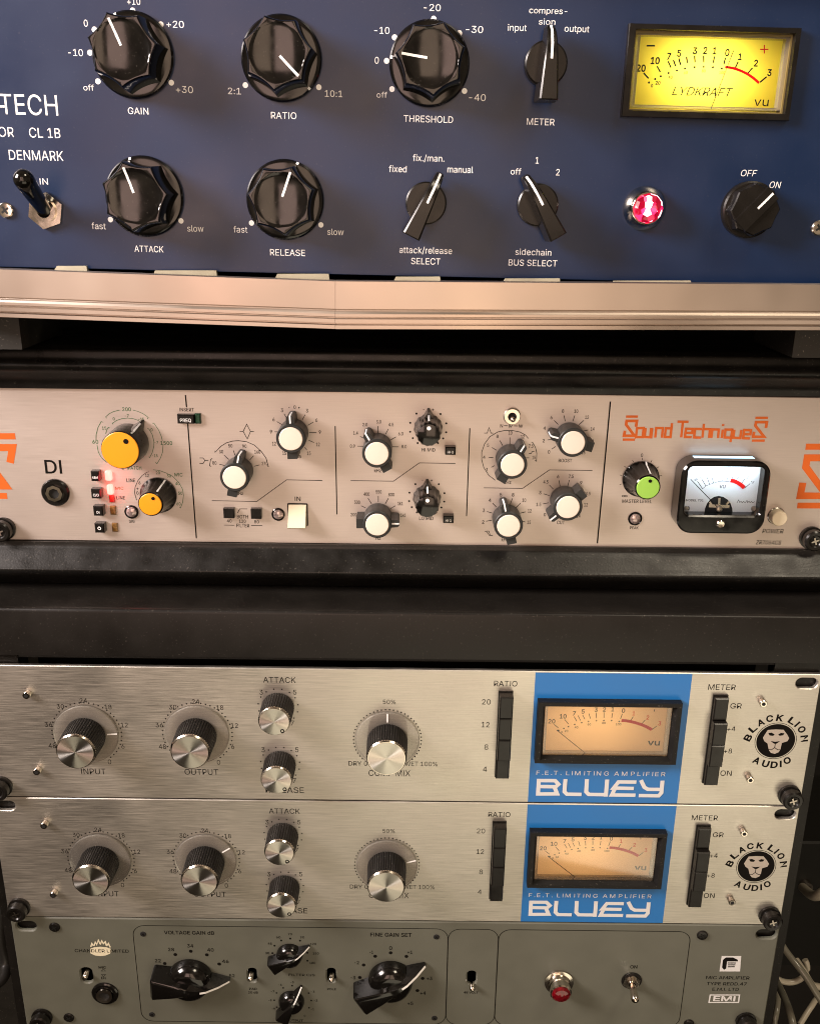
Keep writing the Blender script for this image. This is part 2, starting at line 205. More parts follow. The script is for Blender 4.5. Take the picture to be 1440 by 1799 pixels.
# letter outlines (character, advance, contours in 1/1000), drawn as flat print
LETTERS = {}
for row in """% 676 175,283 146,286 121,297 101,314 86,335 78,360 75,388 75,412 78,440 87,464 101,486 121,503 146,513 175,517 206,513 230,503 250,486 264,464 273,440 276,412 276,388 273,360 264,335 250,314 230,297 205,286|175,327 198,332 212,346 221,365 223,388 223,412 221,435 213,454 198,468 175,473 153,468 138,454 130,435 127,412 127,388 130,365 138,346 153,332|501,-10 471,-6 446,5 426,21 412,43 403,68 400,95 400,120 403,147 412,172 427,194 447,210 471,221 501,225 531,221 556,210 576,194 590,172 598,147 601,120 601,95 598,68 589,43 575,21 555,5 531,-6|501,35 523,39 538,53 546,73 549,95 549,120 546,142 538,162 524,176 501,180 479,176 464,162 456,142 453,120 453,95 455,73 464,53 479,39|132,0 482,509 540,509 191,0
+ 453 198,34 198,364 255,364 255,34|61,172 61,226 391,226 391,172
- 453 337,244 337,188 114,188 114,244
. 188 95,-4 78,-1 63,9 53,24 50,41 53,59 63,73 78,83 95,87 113,83 128,73 138,59 141,41 138,24 128,9 113,-1
/ 249 235,533 71,-76 14,-76 178,533
0 453 227,-7 174,1 130,24 95,62 69,113 60,144 53,178 49,214 48,254 49,294 53,330 60,364 69,395 95,447 130,484 174,508 227,516 279,508 323,484 358,447 384,395 393,364 400,330 404,294 405,254 404,214 400,178 393,144 384,113 359,62 323,24 279,1|227,50 261,56 290,74 313,103 330,144 340,194 344,254 340,314 330,365 313,405 290,435 261,453 227,460 192,453 163,435 140,405 123,365 113,314 109,254 113,194 123,144 140,103 163,74 192,56
1 453 76,0 76,55 391,55 391,0|276,509 276,0 212,0 212,448 209,448 86,358 86,427 198,509
2 453 64,0 64,47 234,229 282,282 299,305 311,327 318,348 320,371 317,397 308,419 293,436 273,449 250,457 224,460 196,457 172,447 153,433 139,413 130,390 127,362 66,362 71,405 86,442 111,473 143,496 182,511 225,516 268,511 306,497 337,474 361,445 376,411 381,372 378,345 371,318 357,290 336,259 267,180 153,60 153,57 389,57 389,0
3 453 218,-7 173,-3 133,10 98,30 70,57 52,91 44,132 109,132 115,107 126,87 144,71 165,59 191,52 219,50 248,53 275,61 297,74 315,93 325,116 329,145 326,172 316,196 299,217 275,234 242,244 201,248 157,248 157,299 288,448 288,452 70,452 70,509 372,509 372,461 211,278 211,289 264,288 308,276 344,253 371,222 387,186 393,145 387,103 370,66 344,36 309,12 266,-2
4 453 282,0 282,121 40,121 40,172 262,509 343,509 343,176 413,176 413,121 343,121 343,0|282,176 282,425 112,176
5 453 221,-7 178,-2 140,11 108,32 83,60 66,93 60,130 122,130 127,108 138,89 154,73 173,60 196,52 221,50 250,53 276,64 298,82 314,104 324,131 328,162 324,193 314,221 297,244 275,262 248,273 218,277 192,275 167,268 145,258 128,246 67,253 96,509 366,509 366,452 151,452 134,301 136,301 155,315 178,325 203,331 229,334 263,330 294,321 321,306 345,285 364,260 379,231 388,199 391,163 385,117 369,76 343,41 309,15 268,-1
6 453 226,-7 182,-1 142,15 109,40 84,74 69,115 64,162 68,199 80,239 102,285 137,340 252,509 322,509 151,261 145,261 154,275 165,288 179,299 196,307 214,312 235,314 278,309 316,295 346,271 370,240 384,201 389,157 384,112 368,73 343,39 310,14 271,-2|226,48 254,52 279,63 299,79 314,101 324,128 327,157 324,187 314,213 299,235 279,251 254,262 226,265 198,262 174,252 153,235 138,214 128,188 125,158 128,128 138,102 153,79 174,63 198,52
7 453 97,0 323,452 62,452 62,509 391,509 391,449 165,0
8 453 226,-7 178,-2 136,11 101,33 74,62 57,96 52,135 55,166 65,195 81,220 101,241 125,256 153,265 153,267 119,282 93,308 76,342 70,380 75,417 90,450 114,477 146,498 184,511 226,516 269,511 306,498 337,477 361,450 377,417 382,380 376,342 359,308 333,282 300,267 300,265 327,256 351,241 372,220 387,195 397,166 401,135 395,96 378,62 352,33 317,11 275,-2|226,49 258,52 285,60 307,74 323,91 333,113 337,139 333,165 322,189 305,208 283,223 256,232 226,235 196,232 169,223 147,208 130,189 119,165 115,139 119,113 129,91 145,74 167,60 195,52|226,290 252,292 274,300 293,313 307,330 316,351 319,376 316,399 308,420 294,437 275,449 252,457 226,460 200,457 177,449 159,437 145,420 136,399 133,376 136,351 145,330 159,313 178,300 201,292
9 453 226,516 271,510 310,494 343,468 368,434 384,393 389,347 385,309 373,270 350,224 315,168 200,0 130,0 301,248 307,248 299,234 287,221 273,210 257,202 238,196 218,195 175,199 137,214 106,237 83,269 68,307 64,352 69,397 85,436 110,469 143,494 182,510|226,460 199,457 174,446 154,429 138,407 129,381 125,352 129,322 138,295 154,274 174,257 199,247 226,243 254,247 279,257 299,273 314,295 324,321 327,350 324,381 314,407 299,429 279,446 254,457
: 188 95,-4 78,-1 63,9 53,24 50,41 53,59 63,73 78,83 95,87 113,83 128,73 138,59 141,41 138,24 128,9 113,-1|95,271 78,274 63,284 53,299 50,316 53,334 63,349 78,359 95,362 113,359 128,349 138,334 141,316 138,299 128,284 113,274
A 480 16,0 201,509 276,509 463,0 395,0 287,302 264,372 232,478 245,478 213,371 191,302 85,0|110,142 110,199 370,199 370,142
B 456 60,0 60,509 241,509 289,504 329,491 359,469 381,442 394,410 398,374 395,344 387,320 373,301 356,286 336,275 315,267 315,262 339,257 363,245 385,227 402,203 414,173 418,136 413,100 400,67 377,39 344,18 301,4 247,0|125,57 245,57 296,63 330,80 349,105 355,137 352,161 342,184 327,203 306,218 279,228 248,231 125,231|125,285 238,285 265,288 288,296 308,309 323,326 333,348 336,372 330,403 313,429 283,446 240,452 125,452
C 510 267,-7 235,-5 205,1 177,11 150,25 126,42 104,63 86,88 70,115 57,146 48,179 42,215 40,254 42,293 48,329 57,362 70,393 86,421 104,445 126,466 150,484 177,498 205,508 235,514 267,516 305,513 340,504 373,490 402,471 427,447 448,418 463,385 473,348 408,348 401,373 389,395 375,413 357,428 337,440 315,449 292,454 267,456 223,450 184,432 150,403 125,364 109,314 103,254 109,194 125,145 151,105 184,76 223,59 267,53 292,55 315,60 337,69 357,81 375,96 389,114 401,136 408,160 473,160 463,124 448,91 428,62 402,38 373,19 341,5 305,-4
D 502 219,0 96,0 96,57 215,57 272,63 318,81 354,110 379,149 394,198 399,255 394,312 379,361 354,399 320,428 275,446 221,452 93,452 93,509 225,509 261,507 294,501 325,492 353,478 399,441 433,391 446,361 455,329 460,293 462,255 460,217 455,181 446,149 433,119 417,92 398,68 376,48 351,31 322,17 291,8 256,2|125,509 125,0 60,0 60,509
E 419 60,0 60,509 372,509 372,452 125,452 125,286 355,286 355,229 125,229 125,57 375,57 375,0
F 410 60,0 60,509 369,509 369,452 125,452 125,278 346,278 346,221 125,221 125,0
G 520 269,-7 236,-5 205,1 176,11 149,25 125,43 104,64 85,88 69,116 57,146 47,179 42,215 40,254 42,293 47,329 57,362 69,393 85,421 103,445 125,466 149,484 175,498 203,508 233,514 265,516 304,513 340,504 374,489 403,469 429,445 449,416 465,384 474,349 408,349 399,372 387,393 373,411 356,427 337,439 315,448 291,454 265,456 222,450 183,432 150,404 125,364 109,314 103,254 109,194 125,145 151,105 184,76 224,59 269,53 309,57 345,71 374,93 396,123 410,160 415,202 434,199 283,199 283,256 478,256 478,200 471,141 451,91 419,50 377,19 326,0
H 517 60,0 60,509 125,509 125,289 392,289 392,509 457,509 457,0 392,0 392,232 125,232 125,0
I 205 70,0 70,509 135,509 135,0
J 396 185,-7 124,3 75,33 57,55 44,81 36,111 33,145 33,173 98,173 98,145 104,104 122,74 149,56 185,50 220,56 248,74 266,104 272,145 272,509 336,509 336,145 334,111 326,81 313,55 294,33 246,3
K 467 104,145 104,216 139,261 174,303 212,344 364,509 448,509 231,276 228,276|60,0 60,509 125,509 125,334 124,225 125,193 125,0|372,0 188,259 228,309 449,0
L 393 60,0 60,509 125,509 125,57 361,57 361,0
M 628 60,0 60,509 152,509 277,187 287,159 299,123 311,84 322,49 307,49 318,83 330,121 342,158 352,187 476,509 568,509 568,0 504,0 504,291 504,327 505,369 506,413 507,457 513,457 498,409 482,363 467,322 456,291 342,0 286,0 170,291 159,321 145,361 129,408 112,457 119,457 120,416 121,372 122,328 122,291 122,0
N 523 60,0 60,509 136,509 343,183 363,151 388,107 414,55 405,54 401,108 399,157 399,195 399,509 463,509 463,0 387,0 202,290 177,331 148,381 108,452 119,454 122,384 124,328 125,291 125,0
O 533 267,-7 235,-5 205,1 177,11 150,25 126,42 105,63 86,88 70,115 57,146 48,179 42,215 40,254 42,293 48,329 57,362 70,393 86,421 105,445 126,466 150,484 177,498 205,508 235,514 267,516 299,514 329,508 357,498 384,484 408,466 429,445 448,421 464,393 477,362 486,329 491,293 493,254 491,215 486,179 477,146 464,115 448,88 429,63 408,42 384,25 357,11 329,1 299,-5|267,53 310,59 349,76 383,105 408,144 425,194 430,254 425,314 408,365 383,404 349,433 310,450 267,456 223,450 184,433 151,404 125,364 109,314 103,254 109,194 125,144 151,105 184,76 223,59
P 445 60,0 60,509 235,509 289,503 332,487 366,462 390,430 404,391 409,348 404,304 390,265 366,233 332,207 289,191 235,186 109,186 109,242 233,242 269,246 297,256 318,272 333,294 342,319 344,348 342,376 333,402 318,423 297,439 268,449 232,452 125,452 125,0
Q 533 245,159 313,159 369,85 384,65 468,-48 401,-48 346,27 331,46|267,-7 235,-5 205,1 177,11 150,25 126,42 105,63 86,88 70,115 57,146 48,179 42,215 40,254 42,293 48,329 57,362 70,393 86,421 105,445 126,466 150,484 177,498 205,508 235,514 267,516 299,514 329,508 357,498 384,484 408,466 429,445 448,421 464,393 477,362 486,329 491,293 493,254 491,215 486,179 477,146 464,115 448,88 429,63 408,42 384,25 357,11 329,1 299,-5|267,53 310,59 349,76 383,105 408,144 425,194 430,254 425,314 408,365 383,404 349,433 310,450 267,456 223,450 184,433 151,404 125,364 109,314 103,254 109,194 125,144 151,105 184,76 223,59
R 449 60,0 60,509 236,509 290,504 333,489 367,465 390,433 405,395 409,352 405,309 390,271 367,240 333,217 289,203 236,198 96,198 96,255 234,255 269,258 298,267 319,281 334,300 342,324 345,352 342,380 334,405 319,425 298,440 269,449 233,452 125,452 125,0|353,0 230,229 303,229 428,0
S 447 224,-9 172,-4 128,9 91,31 64,60 46,96 38,137 104,137 110,110 123,88 142,71 166,59 194,52 224,49 257,52 286,60 311,74 329,92 341,114 346,139 342,161 332,179 316,193 296,205 245,222 184,239 128,260 86,289 60,326 52,372 58,413 75,448 102,476 138,498 180,511 227,516 275,511 316,498 351,476 377,449 394,415 401,378 337,378 326,412 302,437 267,453 225,459 194,456 167,448 145,435 129,418 118,398 115,376 119,352 131,334 148,319 169,308 212,293 264,279 312,264 336,252 359,238 379,220 395,198 405,171 408,139 403,99 386,64 360,34 323,11 278,-4
T 449 32,452 32,509 417,509 417,452 257,452 257,0 193,0 193,452
U 517 259,-8 203,-2 154,15 114,43 85,80 66,124 60,173 60,509 124,509 124,178 128,144 141,113 160,87 187,68 220,56 259,52 298,56 331,68 357,87 377,113 389,144 393,178 393,509 457,509 457,173 451,124 433,80 403,43 363,15 315,-2
V 480 204,0 16,509 84,509 192,206 215,137 248,31 235,31 267,138 290,206 395,509 463,509 278,0
W 686 155,0 16,509 82,509 163,196 175,145 187,94 197,40 189,40 200,94 211,145 224,196 306,509 380,509 462,196 474,145 486,94 497,40 488,40 499,94 510,145 523,196 603,509 670,509 530,0 455,0 368,323 351,391 336,475 350,475 335,395 318,323 230,0
X 474 18,0 217,284 217,236 29,509 104,509 178,400 204,361 223,329 243,292 232,292 252,329 272,361 298,400 374,509 446,509 259,239 259,287 456,0 382,0 292,129 268,165 250,195 230,231 244,231 225,196 206,166 182,129 91,0
Y 472 203,0 203,208 16,509 91,509 192,344 222,292 250,230 224,230 251,293 280,344 381,509 455,509 268,208 268,0
Z 438 42,0 42,46 273,385 306,431 341,476 348,454 285,452 223,452 40,452 40,509 397,509 397,462 169,129 134,81 97,33 90,54 152,57 214,57 399,57 399,0
a 389 160,-9 126,-5 94,5 68,22 48,45 35,73 30,108 34,138 43,161 58,179 78,193 100,203 125,211 178,220 234,227 252,230 265,235 273,243 276,255 276,257 273,279 267,297 256,311 240,322 220,329 196,331 171,329 149,322 132,313 118,301 107,288 100,274 41,291 57,322 79,346 104,364 133,375 163,382 194,384 239,379 263,372 286,360 306,343 322,320 333,290 337,251 337,0 277,0 277,52 272,52 252,25 236,12 215,1 190,-6|170,45 202,49 228,59 248,74 263,93 272,115 276,138 276,190 259,182 231,176 200,171 175,168 134,159 117,150 103,139 95,124 92,105 94,87 102,72 114,61 130,52 149,47
b 424 229,-8 198,-5 172,4 153,17 138,31 118,59 112,59 112,0 53,0 53,509 114,509 114,319 118,319 137,346 152,360 171,373 197,381 229,384 274,378 313,361 345,332 370,293 385,245 390,189 385,133 370,84 346,45 313,16 274,-2|220,47 253,51 279,66 301,88 316,117 325,151 328,189 325,227 316,261 301,290 280,311 253,325 220,330 188,325 161,312 140,291 125,263 116,229 113,189 116,150 125,115 140,86 162,65 188,51
c 396 207,-8 159,-2 117,16 82,46 56,85 40,133 34,187 40,243 56,291 82,330 117,360 159,378 207,384 234,383 260,377 284,368 305,356 324,341 340,322 353,301 362,277 303,262 290,289 270,311 242,325 207,330 173,325 145,310 124,287 108,258 99,224 96,187 99,151 108,117 124,89 145,66 173,51 207,46 243,52 271,66 292,89 304,117 363,102 354,78 341,56 325,37 306,21 285,9 261,-1 235,-6
d 424 195,-8 151,-2 111,16 79,45 55,84 39,133 34,189 39,245 55,293 79,332 112,361 151,378 196,384 228,381 253,373 272,360 287,346 306,319 311,319 311,509 372,509 372,0 313,0 313,59 307,59 287,31 272,17 252,4 227,-5|205,47 236,51 263,65 284,86 299,115 309,150 312,189 309,229 300,263 284,291 263,312 237,325 205,330 172,325 145,311 124,290 108,261 99,227 96,189 99,151 109,117 124,88 145,66 172,51
e 404 212,-8 161,-2 117,16 82,46 56,85 40,132 34,187 39,242 55,290 81,329 115,359 157,378 205,384 236,382 266,374 294,361 319,341 341,315 357,282 368,242 371,194 371,169 75,169 75,221 338,221 310,202 307,237 298,269 283,294 263,314 237,326 205,330 173,326 146,313 125,294 109,270 99,241 96,211 96,178 100,139 110,106 128,80 151,61 179,50 212,46 234,48 254,53 271,61 285,73 297,88 306,105 365,91 353,63 335,39 311,19 283,4 249,-5
f 254 228,379 228,327 6,327 6,379|81,0 81,432 84,461 96,486 113,505 135,519 161,527 187,530 222,527 243,521 227,468 215,472 195,474 171,470 154,460 145,443 142,419 142,0
g 425 207,-151 168,-148 134,-140 105,-127 82,-110 64,-91 51,-69 101,-41 122,-66 136,-78 154,-88 178,-95 207,-97 249,-92 282,-75 304,-47 311,-6 311,68 306,68 287,41 272,28 252,16 227,8 195,5 152,10 113,27 80,53 55,90 39,136 34,191 39,246 55,293 80,332 112,361 152,378 196,384 228,382 253,373 273,360 288,346 308,319 313,319 313,379 372,379 372,-9 367,-54 350,-90 324,-117 291,-136 251,-147|205,59 237,63 264,75 285,95 300,121 309,154 312,193 309,231 300,264 285,291 264,312 237,325 205,330 172,325 145,312 124,290 109,262 99,229 96,193 99,155 109,123 124,96 145,76 172,63
h 410 114,227 114,0 53,0 53,509 114,509 114,287 102,287 124,332 152,362 187,379 227,384 264,380 295,369 321,349 341,321 353,285 357,240 357,0 296,0 296,235 290,275 273,304 246,323 210,329 184,326 161,317 141,303 126,283 117,257
i 167 53,0 53,379 114,379 114,0|84,443 67,446 54,455 44,468 41,483 44,499 54,512 67,521 84,524 100,521 114,512 123,499 126,483 123,468 114,455 100,446
j 167 53,379 114,379 114,-30 111,-63 102,-90 86,-113 65,-129 37,-139 4,-143 -10,-143 -10,-87 2,-87 25,-83 40,-72 50,-54 53,-29|83,443 67,446 53,455 44,468 41,483 44,499 53,512 67,521 83,524 100,521 114,512 123,499 126,483 123,468 114,455 100,446
k 381 110,137 110,212 121,212 284,379 360,379 184,199 177,199|53,0 53,509 114,509 114,0|294,0 148,186 191,229 372,0
l 189 139,-2 101,3 74,20 58,47 53,84 53,509 114,509 114,99 115,77 120,62 130,54 146,52 160,53 170,54 181,3 162,-1
m 610 53,0 53,379 112,379 112,295 108,295 118,323 132,346 151,363 172,376 195,384 219,386 257,380 287,361 309,331 321,295 312,295 322,321 337,343 357,361 381,375 407,383 437,386 468,383 497,372 522,354 541,328 553,296 557,255 557,0 496,0 496,254 490,289 473,313 447,326 419,330 395,328 374,320 358,307 345,290 338,270 335,247 335,0 274,0 274,260 269,288 253,311 229,326 199,330 178,328 158,320 140,307 126,289 117,266 114,238 114,0
n 410 114,227 114,0 53,0 53,379 112,379 112,287 102,287 124,332 152,362 187,379 227,384 264,380 295,369 321,349 341,321 353,285 357,240 357,0 296,0 296,235 290,275 273,304 246,323 210,329 184,326 161,317 141,303 126,283 117,257
o 415 207,-8 159,-2 117,16 82,46 56,85 40,133 34,187 40,243 56,291 82,330 117,360 159,378 207,384 256,378 299,360 333,330 359,291 376,243 381,187 376,133 359,85 333,46 299,16 256,-2|207,46 242,51 270,66 292,89 307,117 316,151 319,187 316,224 307,258 292,287 270,310 242,325 207,330 173,325 145,310 124,287 108,258 99,224 96,187 99,151 108,117 124,89 145,66 173,51
p 424 53,-143 53,379 112,379 112,319 118,319 137,346 152,360 171,373 197,381 229,384 274,378 313,361 345,332 370,293 385,245 390,189 385,133 370,84 346,45 313,16 274,-2 229,-8 198,-5 173,4 153,17 138,31 118,59 114,59 114,-143|220,47 253,51 279,66 301,88 316,117 325,151 328,189 325,227 316,261 301,290 280,311 253,325 220,330 188,325 161,312 140,291 125,263 116,229 113,189 116,150 125,115 140,86 162,65 188,51
q 424 372,-143 311,-143 311,59 306,59 287,31 272,17 252,4 227,-5 195,-8 151,-2 111,16 79,45 55,84 39,133 34,189 39,245 55,293 79,332 112,361 151,378 196,384 228,381 253,373 272,360 287,346 307,319 313,319 313,379 372,379|205,47 236,51 263,65 284,86 299,115 309,150 312,189 309,229 300,263 284,291 263,312 237,325 205,330 172,325 145,311 124,290 108,261 99,227 96,189 99,151 109,117 124,88 145,66 172,51
r 259 53,0 53,379 112,379 112,321 115,321 130,347 152,367 181,380 213,385 229,384 243,384 243,322 230,324 207,326 182,323 159,315 140,301 126,284 117,262 114,237 114,0
s 365 182,-8 145,-5 112,3 84,18 62,38 45,63 36,94 94,107 105,79 124,60 150,49 181,45 217,50 244,62 262,81 268,103 265,121 254,136 237,147 212,155 149,170 104,186 72,208 53,237 47,274 51,305 65,332 87,354 115,370 149,381 187,384 223,381 254,372 279,358 299,339 314,316 324,290 268,277 258,298 243,316 219,328 187,333 156,329 131,317 114,299 109,277 112,258 124,243 144,232 172,223 229,209 275,194 306,171 325,142 331,107 326,75 312,47 290,24 260,6 223,-5
t 227 204,379 204,327 6,327 6,379|65,471 126,471 126,98 128,76 136,61 150,53 170,50 185,51 202,54 213,2 192,-3 168,-4 125,2 92,21 72,52 65,93
u 410 182,-5 146,-1 115,11 89,31 69,59 57,95 53,139 53,379 114,379 114,144 119,105 137,75 164,56 200,50 226,53 249,62 268,77 283,97 293,122 296,153 296,379 357,379 357,0 298,0 298,92 307,92 286,47 257,17 222,0
v 389 163,0 17,379 84,379 165,155 187,87 206,21 184,21 203,87 224,155 305,379 371,379 226,0
w 567 138,0 23,379 87,379 133,214 154,137 175,41 165,41 186,135 206,214 252,379 316,379 362,214 382,136 402,41 391,41 413,135 434,214 480,379 545,379 429,0 368,0 319,172 305,225 291,280 277,338 291,338 277,280 263,225 248,172 199,0
x 379 21,0 171,218 171,171 29,379 100,379 147,306 179,253 207,206 175,206 202,253 233,306 282,379 352,379 209,169 209,214 358,0 287,0 231,85 200,136 173,182 205,182 178,136 148,85 91,0
y 389 47,-139 61,-86 71,-87 88,-90 104,-89 118,-84 130,-74 141,-58 151,-36 163,-1 17,379 84,379 165,155 187,87 206,21 184,21 202,87 224,155 305,379 371,379 204,-58 191,-85 177,-107 159,-124 139,-136 117,-143 91,-145 65,-143
z 380 42,0 42,46 254,320 254,323 48,323 48,379 333,379 333,331 126,60 126,56 339,56 339,0""".split('\n'):
    ch, adv, *rest = row.split(' ', 2)
    LETTERS[ch] = (int(adv) / 1000, [[tuple(int(q) / 1000 for q in p.split(',')) for p in cs.split(' ')] for cs in rest[0].split('|')])
TXT = {}
def grow(c, d):                                  # offsets an outline sideways to make a letter bolder
    if not d: return c
    c = [p for i, p in enumerate(c) if (Vector(p) - Vector(c[i - 1])).length > .016]; o = []; n = len(c)
    for i in range(n):
        a = (Vector(c[i]) - Vector(c[i - 1])).normalized(); b = (Vector(c[(i + 1) % n]) - Vector(c[i])).normalized()
        na = Vector((a.y, -a.x)); nb = Vector((b.y, -b.x)); t = na + nb
        t = t.normalized() if t.length > 1e-4 else na
        o.append(tuple(Vector(c[i]) + t * (d / max(.5, t.dot(na)))))
    return o
def glyph(ch, bold):                             # overlapping outer contours are filled one by one, each with the holes inside it
    if (ch, bold) not in TXT:
        cs = LETTERS[ch][1]; ar = lambda c: sum(c[i - 1][0] * c[i][1] - c[i][0] * c[i - 1][1] for i in range(len(c)))
        big = max(cs, key=lambda c: abs(ar(c))); sg = ar(big) > 0; vs = []; fs = []
        box = lambda c: (min(p[0] for p in c), max(p[0] for p in c), min(p[1] for p in c), max(p[1] for p in c))
        for j, o in enumerate([c for c in cs if (ar(c) > 0) == sg]):
            ob = box(o); grp = [o]
            for h in cs:
                hb = box(h)
                if (ar(h) > 0) != sg and hb[0] >= ob[0] and hb[1] <= ob[1] and hb[2] >= ob[2] and hb[3] <= ob[3]: grp.append(h)
            cu = bpy.data.curves.new('t', 'CURVE'); cu.dimensions = '2D'; cu.fill_mode = 'FRONT'; 
            grp = [grow(c, bold * .7 * (1 if sg else -1)) for c in grp]
            for pts in grp:
                sp = cu.splines.new('POLY'); sp.points.add(len(pts) - 1); sp.use_cyclic_u = True
                for p, q in zip(sp.points, pts): p.co = (q[0], q[1], 0, 1)
            v, f = curve_mesh(cu); k = len(vs); vs += [(p[0], p[1], j) for p in v]; fs += [tuple(i + k for i in t) for t in f]
        TXT[(ch, bold)] = (vs, fs)
    return TXT[(ch, bold)]
def glyphs(s, bold, shear, space):
    vs = []; fs = []; x = 0
    for ch in s:
        if ch == ' ': x += .19 * space; continue
        v, f = glyph(ch, bold); k = len(vs)
        vs += [(x + p[0] + p[1] * shear, p[1], p[2]) for p in v]; fs += [tuple(i + k for i in t) for t in f]; x += LETTERS[ch][0] * space
    return vs, fs
CAPH = .509
class MB:
    def __init__(s): s.v = []; s.f = []
    def add(s, vs, fs):
        k = len(s.v); s.v += [tuple(v) for v in vs]; s.f += [tuple(i + k for i in f) for f in fs]; return s
    def prism(s, poly, z0, z1, top=None):
        top = top or poly; n = len(poly)
        if sum(poly[i][0] * poly[(i + 1) % n][1] - poly[(i + 1) % n][0] * poly[i][1] for i in range(n)) < 0: poly = poly[::-1]; top = top[::-1]
        g = lambda p, z: (p[0], p[1], p[2] if len(p) > 2 else z)
        vs = [g(p, z0) for p in poly] + [g(p, z1) for p in top]
        return s.add(vs, [tuple(range(n))[::-1], tuple(range(n, 2 * n))] + [(i, (i + 1) % n, n + (i + 1) % n, n + i) for i in range(n)])
    def box(s, x0, x1, y0, y1, z0, z1): return s.prism([(x0, y0), (x1, y0), (x1, y1), (x0, y1)], z0, z1)
    def bevel_box(s, x0, x1, y0, y1, z0, z1, b):
        r = lambda d: [(x0 + d, y0 + d), (x1 - d, y0 + d), (x1 - d, y1 - d), (x0 + d, y1 - d)]
        return s.loft([(r(0), z0), (r(0), z1 - b), (r(b), z1)])
    def loft(s, rings):                         # rings: (polygon, z) with equal counts
        n = len(rings[0][0]); vs = []; fs = []
        for p, z in rings: vs += [(q[0], q[1], q[2] if len(q) > 2 else z) for q in p]
        for j in range(len(rings) - 1):
            fs += [(j * n + i, j * n + (i + 1) % n, (j + 1) * n + (i + 1) % n, (j + 1) * n + i) for i in range(n)]
        fs += [tuple(range(n))[::-1], tuple(range((len(rings) - 1) * n, len(rings) * n))]
        return s.add(vs, fs)
    def lathe(s, prof, n=48, cx=0, cy=0, rf=None):
        rings = []
        for r, z in prof:
            ring = []
            for i in range(n):
                a = 2 * math.pi * i / n; q = rf(a, r, z) if rf else r
                ring.append((cx + q * math.cos(a), cy + q * math.sin(a)))
            rings.append((ring, z))
        return s.loft(rings)
    def ring(s, cx, cy, r0, r1, z0, z1, n=40):  # flat washer with an open middle
        P = lambda r, z: [(cx + r * math.cos(2 * math.pi * i / n), cy + r * math.sin(2 * math.pi * i / n), z) for i in range(n)]
        vs = P(r1, z0) + P(r1, z1) + P(r0, z1) + P(r0, z0); fs = []
        for j in range(4):
            fs += [(j * n + i, j * n + (i + 1) % n, ((j + 1) % 4) * n + (i + 1) % n, ((j + 1) % 4) * n + i) for i in range(n)]
        return s.add(vs, fs)
    def disc(s, cx, cy, r, z, n=20, ry=None):
        ry = ry or r
        return s.add([(cx + r * math.cos(2 * math.pi * i / n), cy + ry * math.sin(2 * math.pi * i / n), z) for i in range(n)], [tuple(range(n))])
    def poly(s, pts, z):
        if sum(pts[i][0] * pts[(i + 1) % len(pts)][1] - pts[(i + 1) % len(pts)][0] * pts[i][1] for i in range(len(pts))) < 0: pts = pts[::-1]
        return s.add([(p[0], p[1], z) for p in pts], [tuple(range(len(pts)))])
    def stroke(s, pts, w, z, closed=False):     # mitred flat line
        n = len(pts); P = [Vector(p) for p in pts]; L = []; Rr = []
        for i in range(n):
            a = P[i] - P[i - 1] if (i > 0 or closed) else P[1] - P[0]
            b = P[(i + 1) % n] - P[i] if (i < n - 1 or closed) else P[-1] - P[-2]
            a = a.normalized(); b = b.normalized(); t = (a + b)
            t = t.normalized() if t.length > 1e-6 else a
            nn = Vector((-t.y, t.x)); c = max(.45, nn.dot(Vector((-a.y, a.x)))); nn = nn * (w / 2 / c)
            L.append(P[i] + nn); Rr.append(P[i] - nn)
        q = 0 if closed or n < 4 else .00004 / n              # a line that closes on itself rises a hair, so its ends never share a plane
        vs = [(p.x, p.y, z + q * i) for i, p in enumerate(L)] + [(p.x, p.y, z + q * i) for i, p in enumerate(Rr)]
        return s.add(vs, [(n + i, n + (i + 1) % n, (i + 1) % n, i) for i in range(n if closed else n - 1)])
    def arc(s, cx, cy, r, a0, a1, w, z, n=24):
        return s.stroke([(cx + r * math.cos(R(a0 + (a1 - a0) * i / n)), cy + r * math.sin(R(a0 + (a1 - a0) * i / n))) for i in range(n + 1)], w, z)
    def strip(s, pts, w, lift=.00012):          # white line following a profile (r, z) along +x
        vs = []; n = len(pts)
        for i, (r, z) in enumerate(pts):
            a = pts[max(i - 1, 0)]; b = pts[min(i + 1, n - 1)]; d = Vector((b[0] - a[0], b[1] - a[1])).normalized(); nx, nz = (d.y, -d.x) if d.x < 0 else (-d.y, d.x)
            vs += [(r + nx * lift, -w / 2, z + nz * lift), (r + nx * lift, w / 2, z + nz * lift)]
        return s.add(vs, [(2 * i, 2 * i + 2, 2 * i + 3, 2 * i + 1) for i in range(n - 1)])
    def tube(s, pts, r, n=12):
        P = [Vector(p) for p in pts]; rings = []
        for i, p in enumerate(P):
            t = (P[min(i + 1, len(P) - 1)] - P[max(i - 1, 0)]).normalized(); u = t.cross(Vector((.3, .2, .9))).normalized(); v = t.cross(u)
            rr = r[i] if isinstance(r, (list, tuple)) else r
            rings.append(([tuple(p + u * rr * math.cos(2 * math.pi * k / n) + v * rr * math.sin(2 * math.pi * k / n)) for k in range(n)], 0))
        return s.loft(rings)
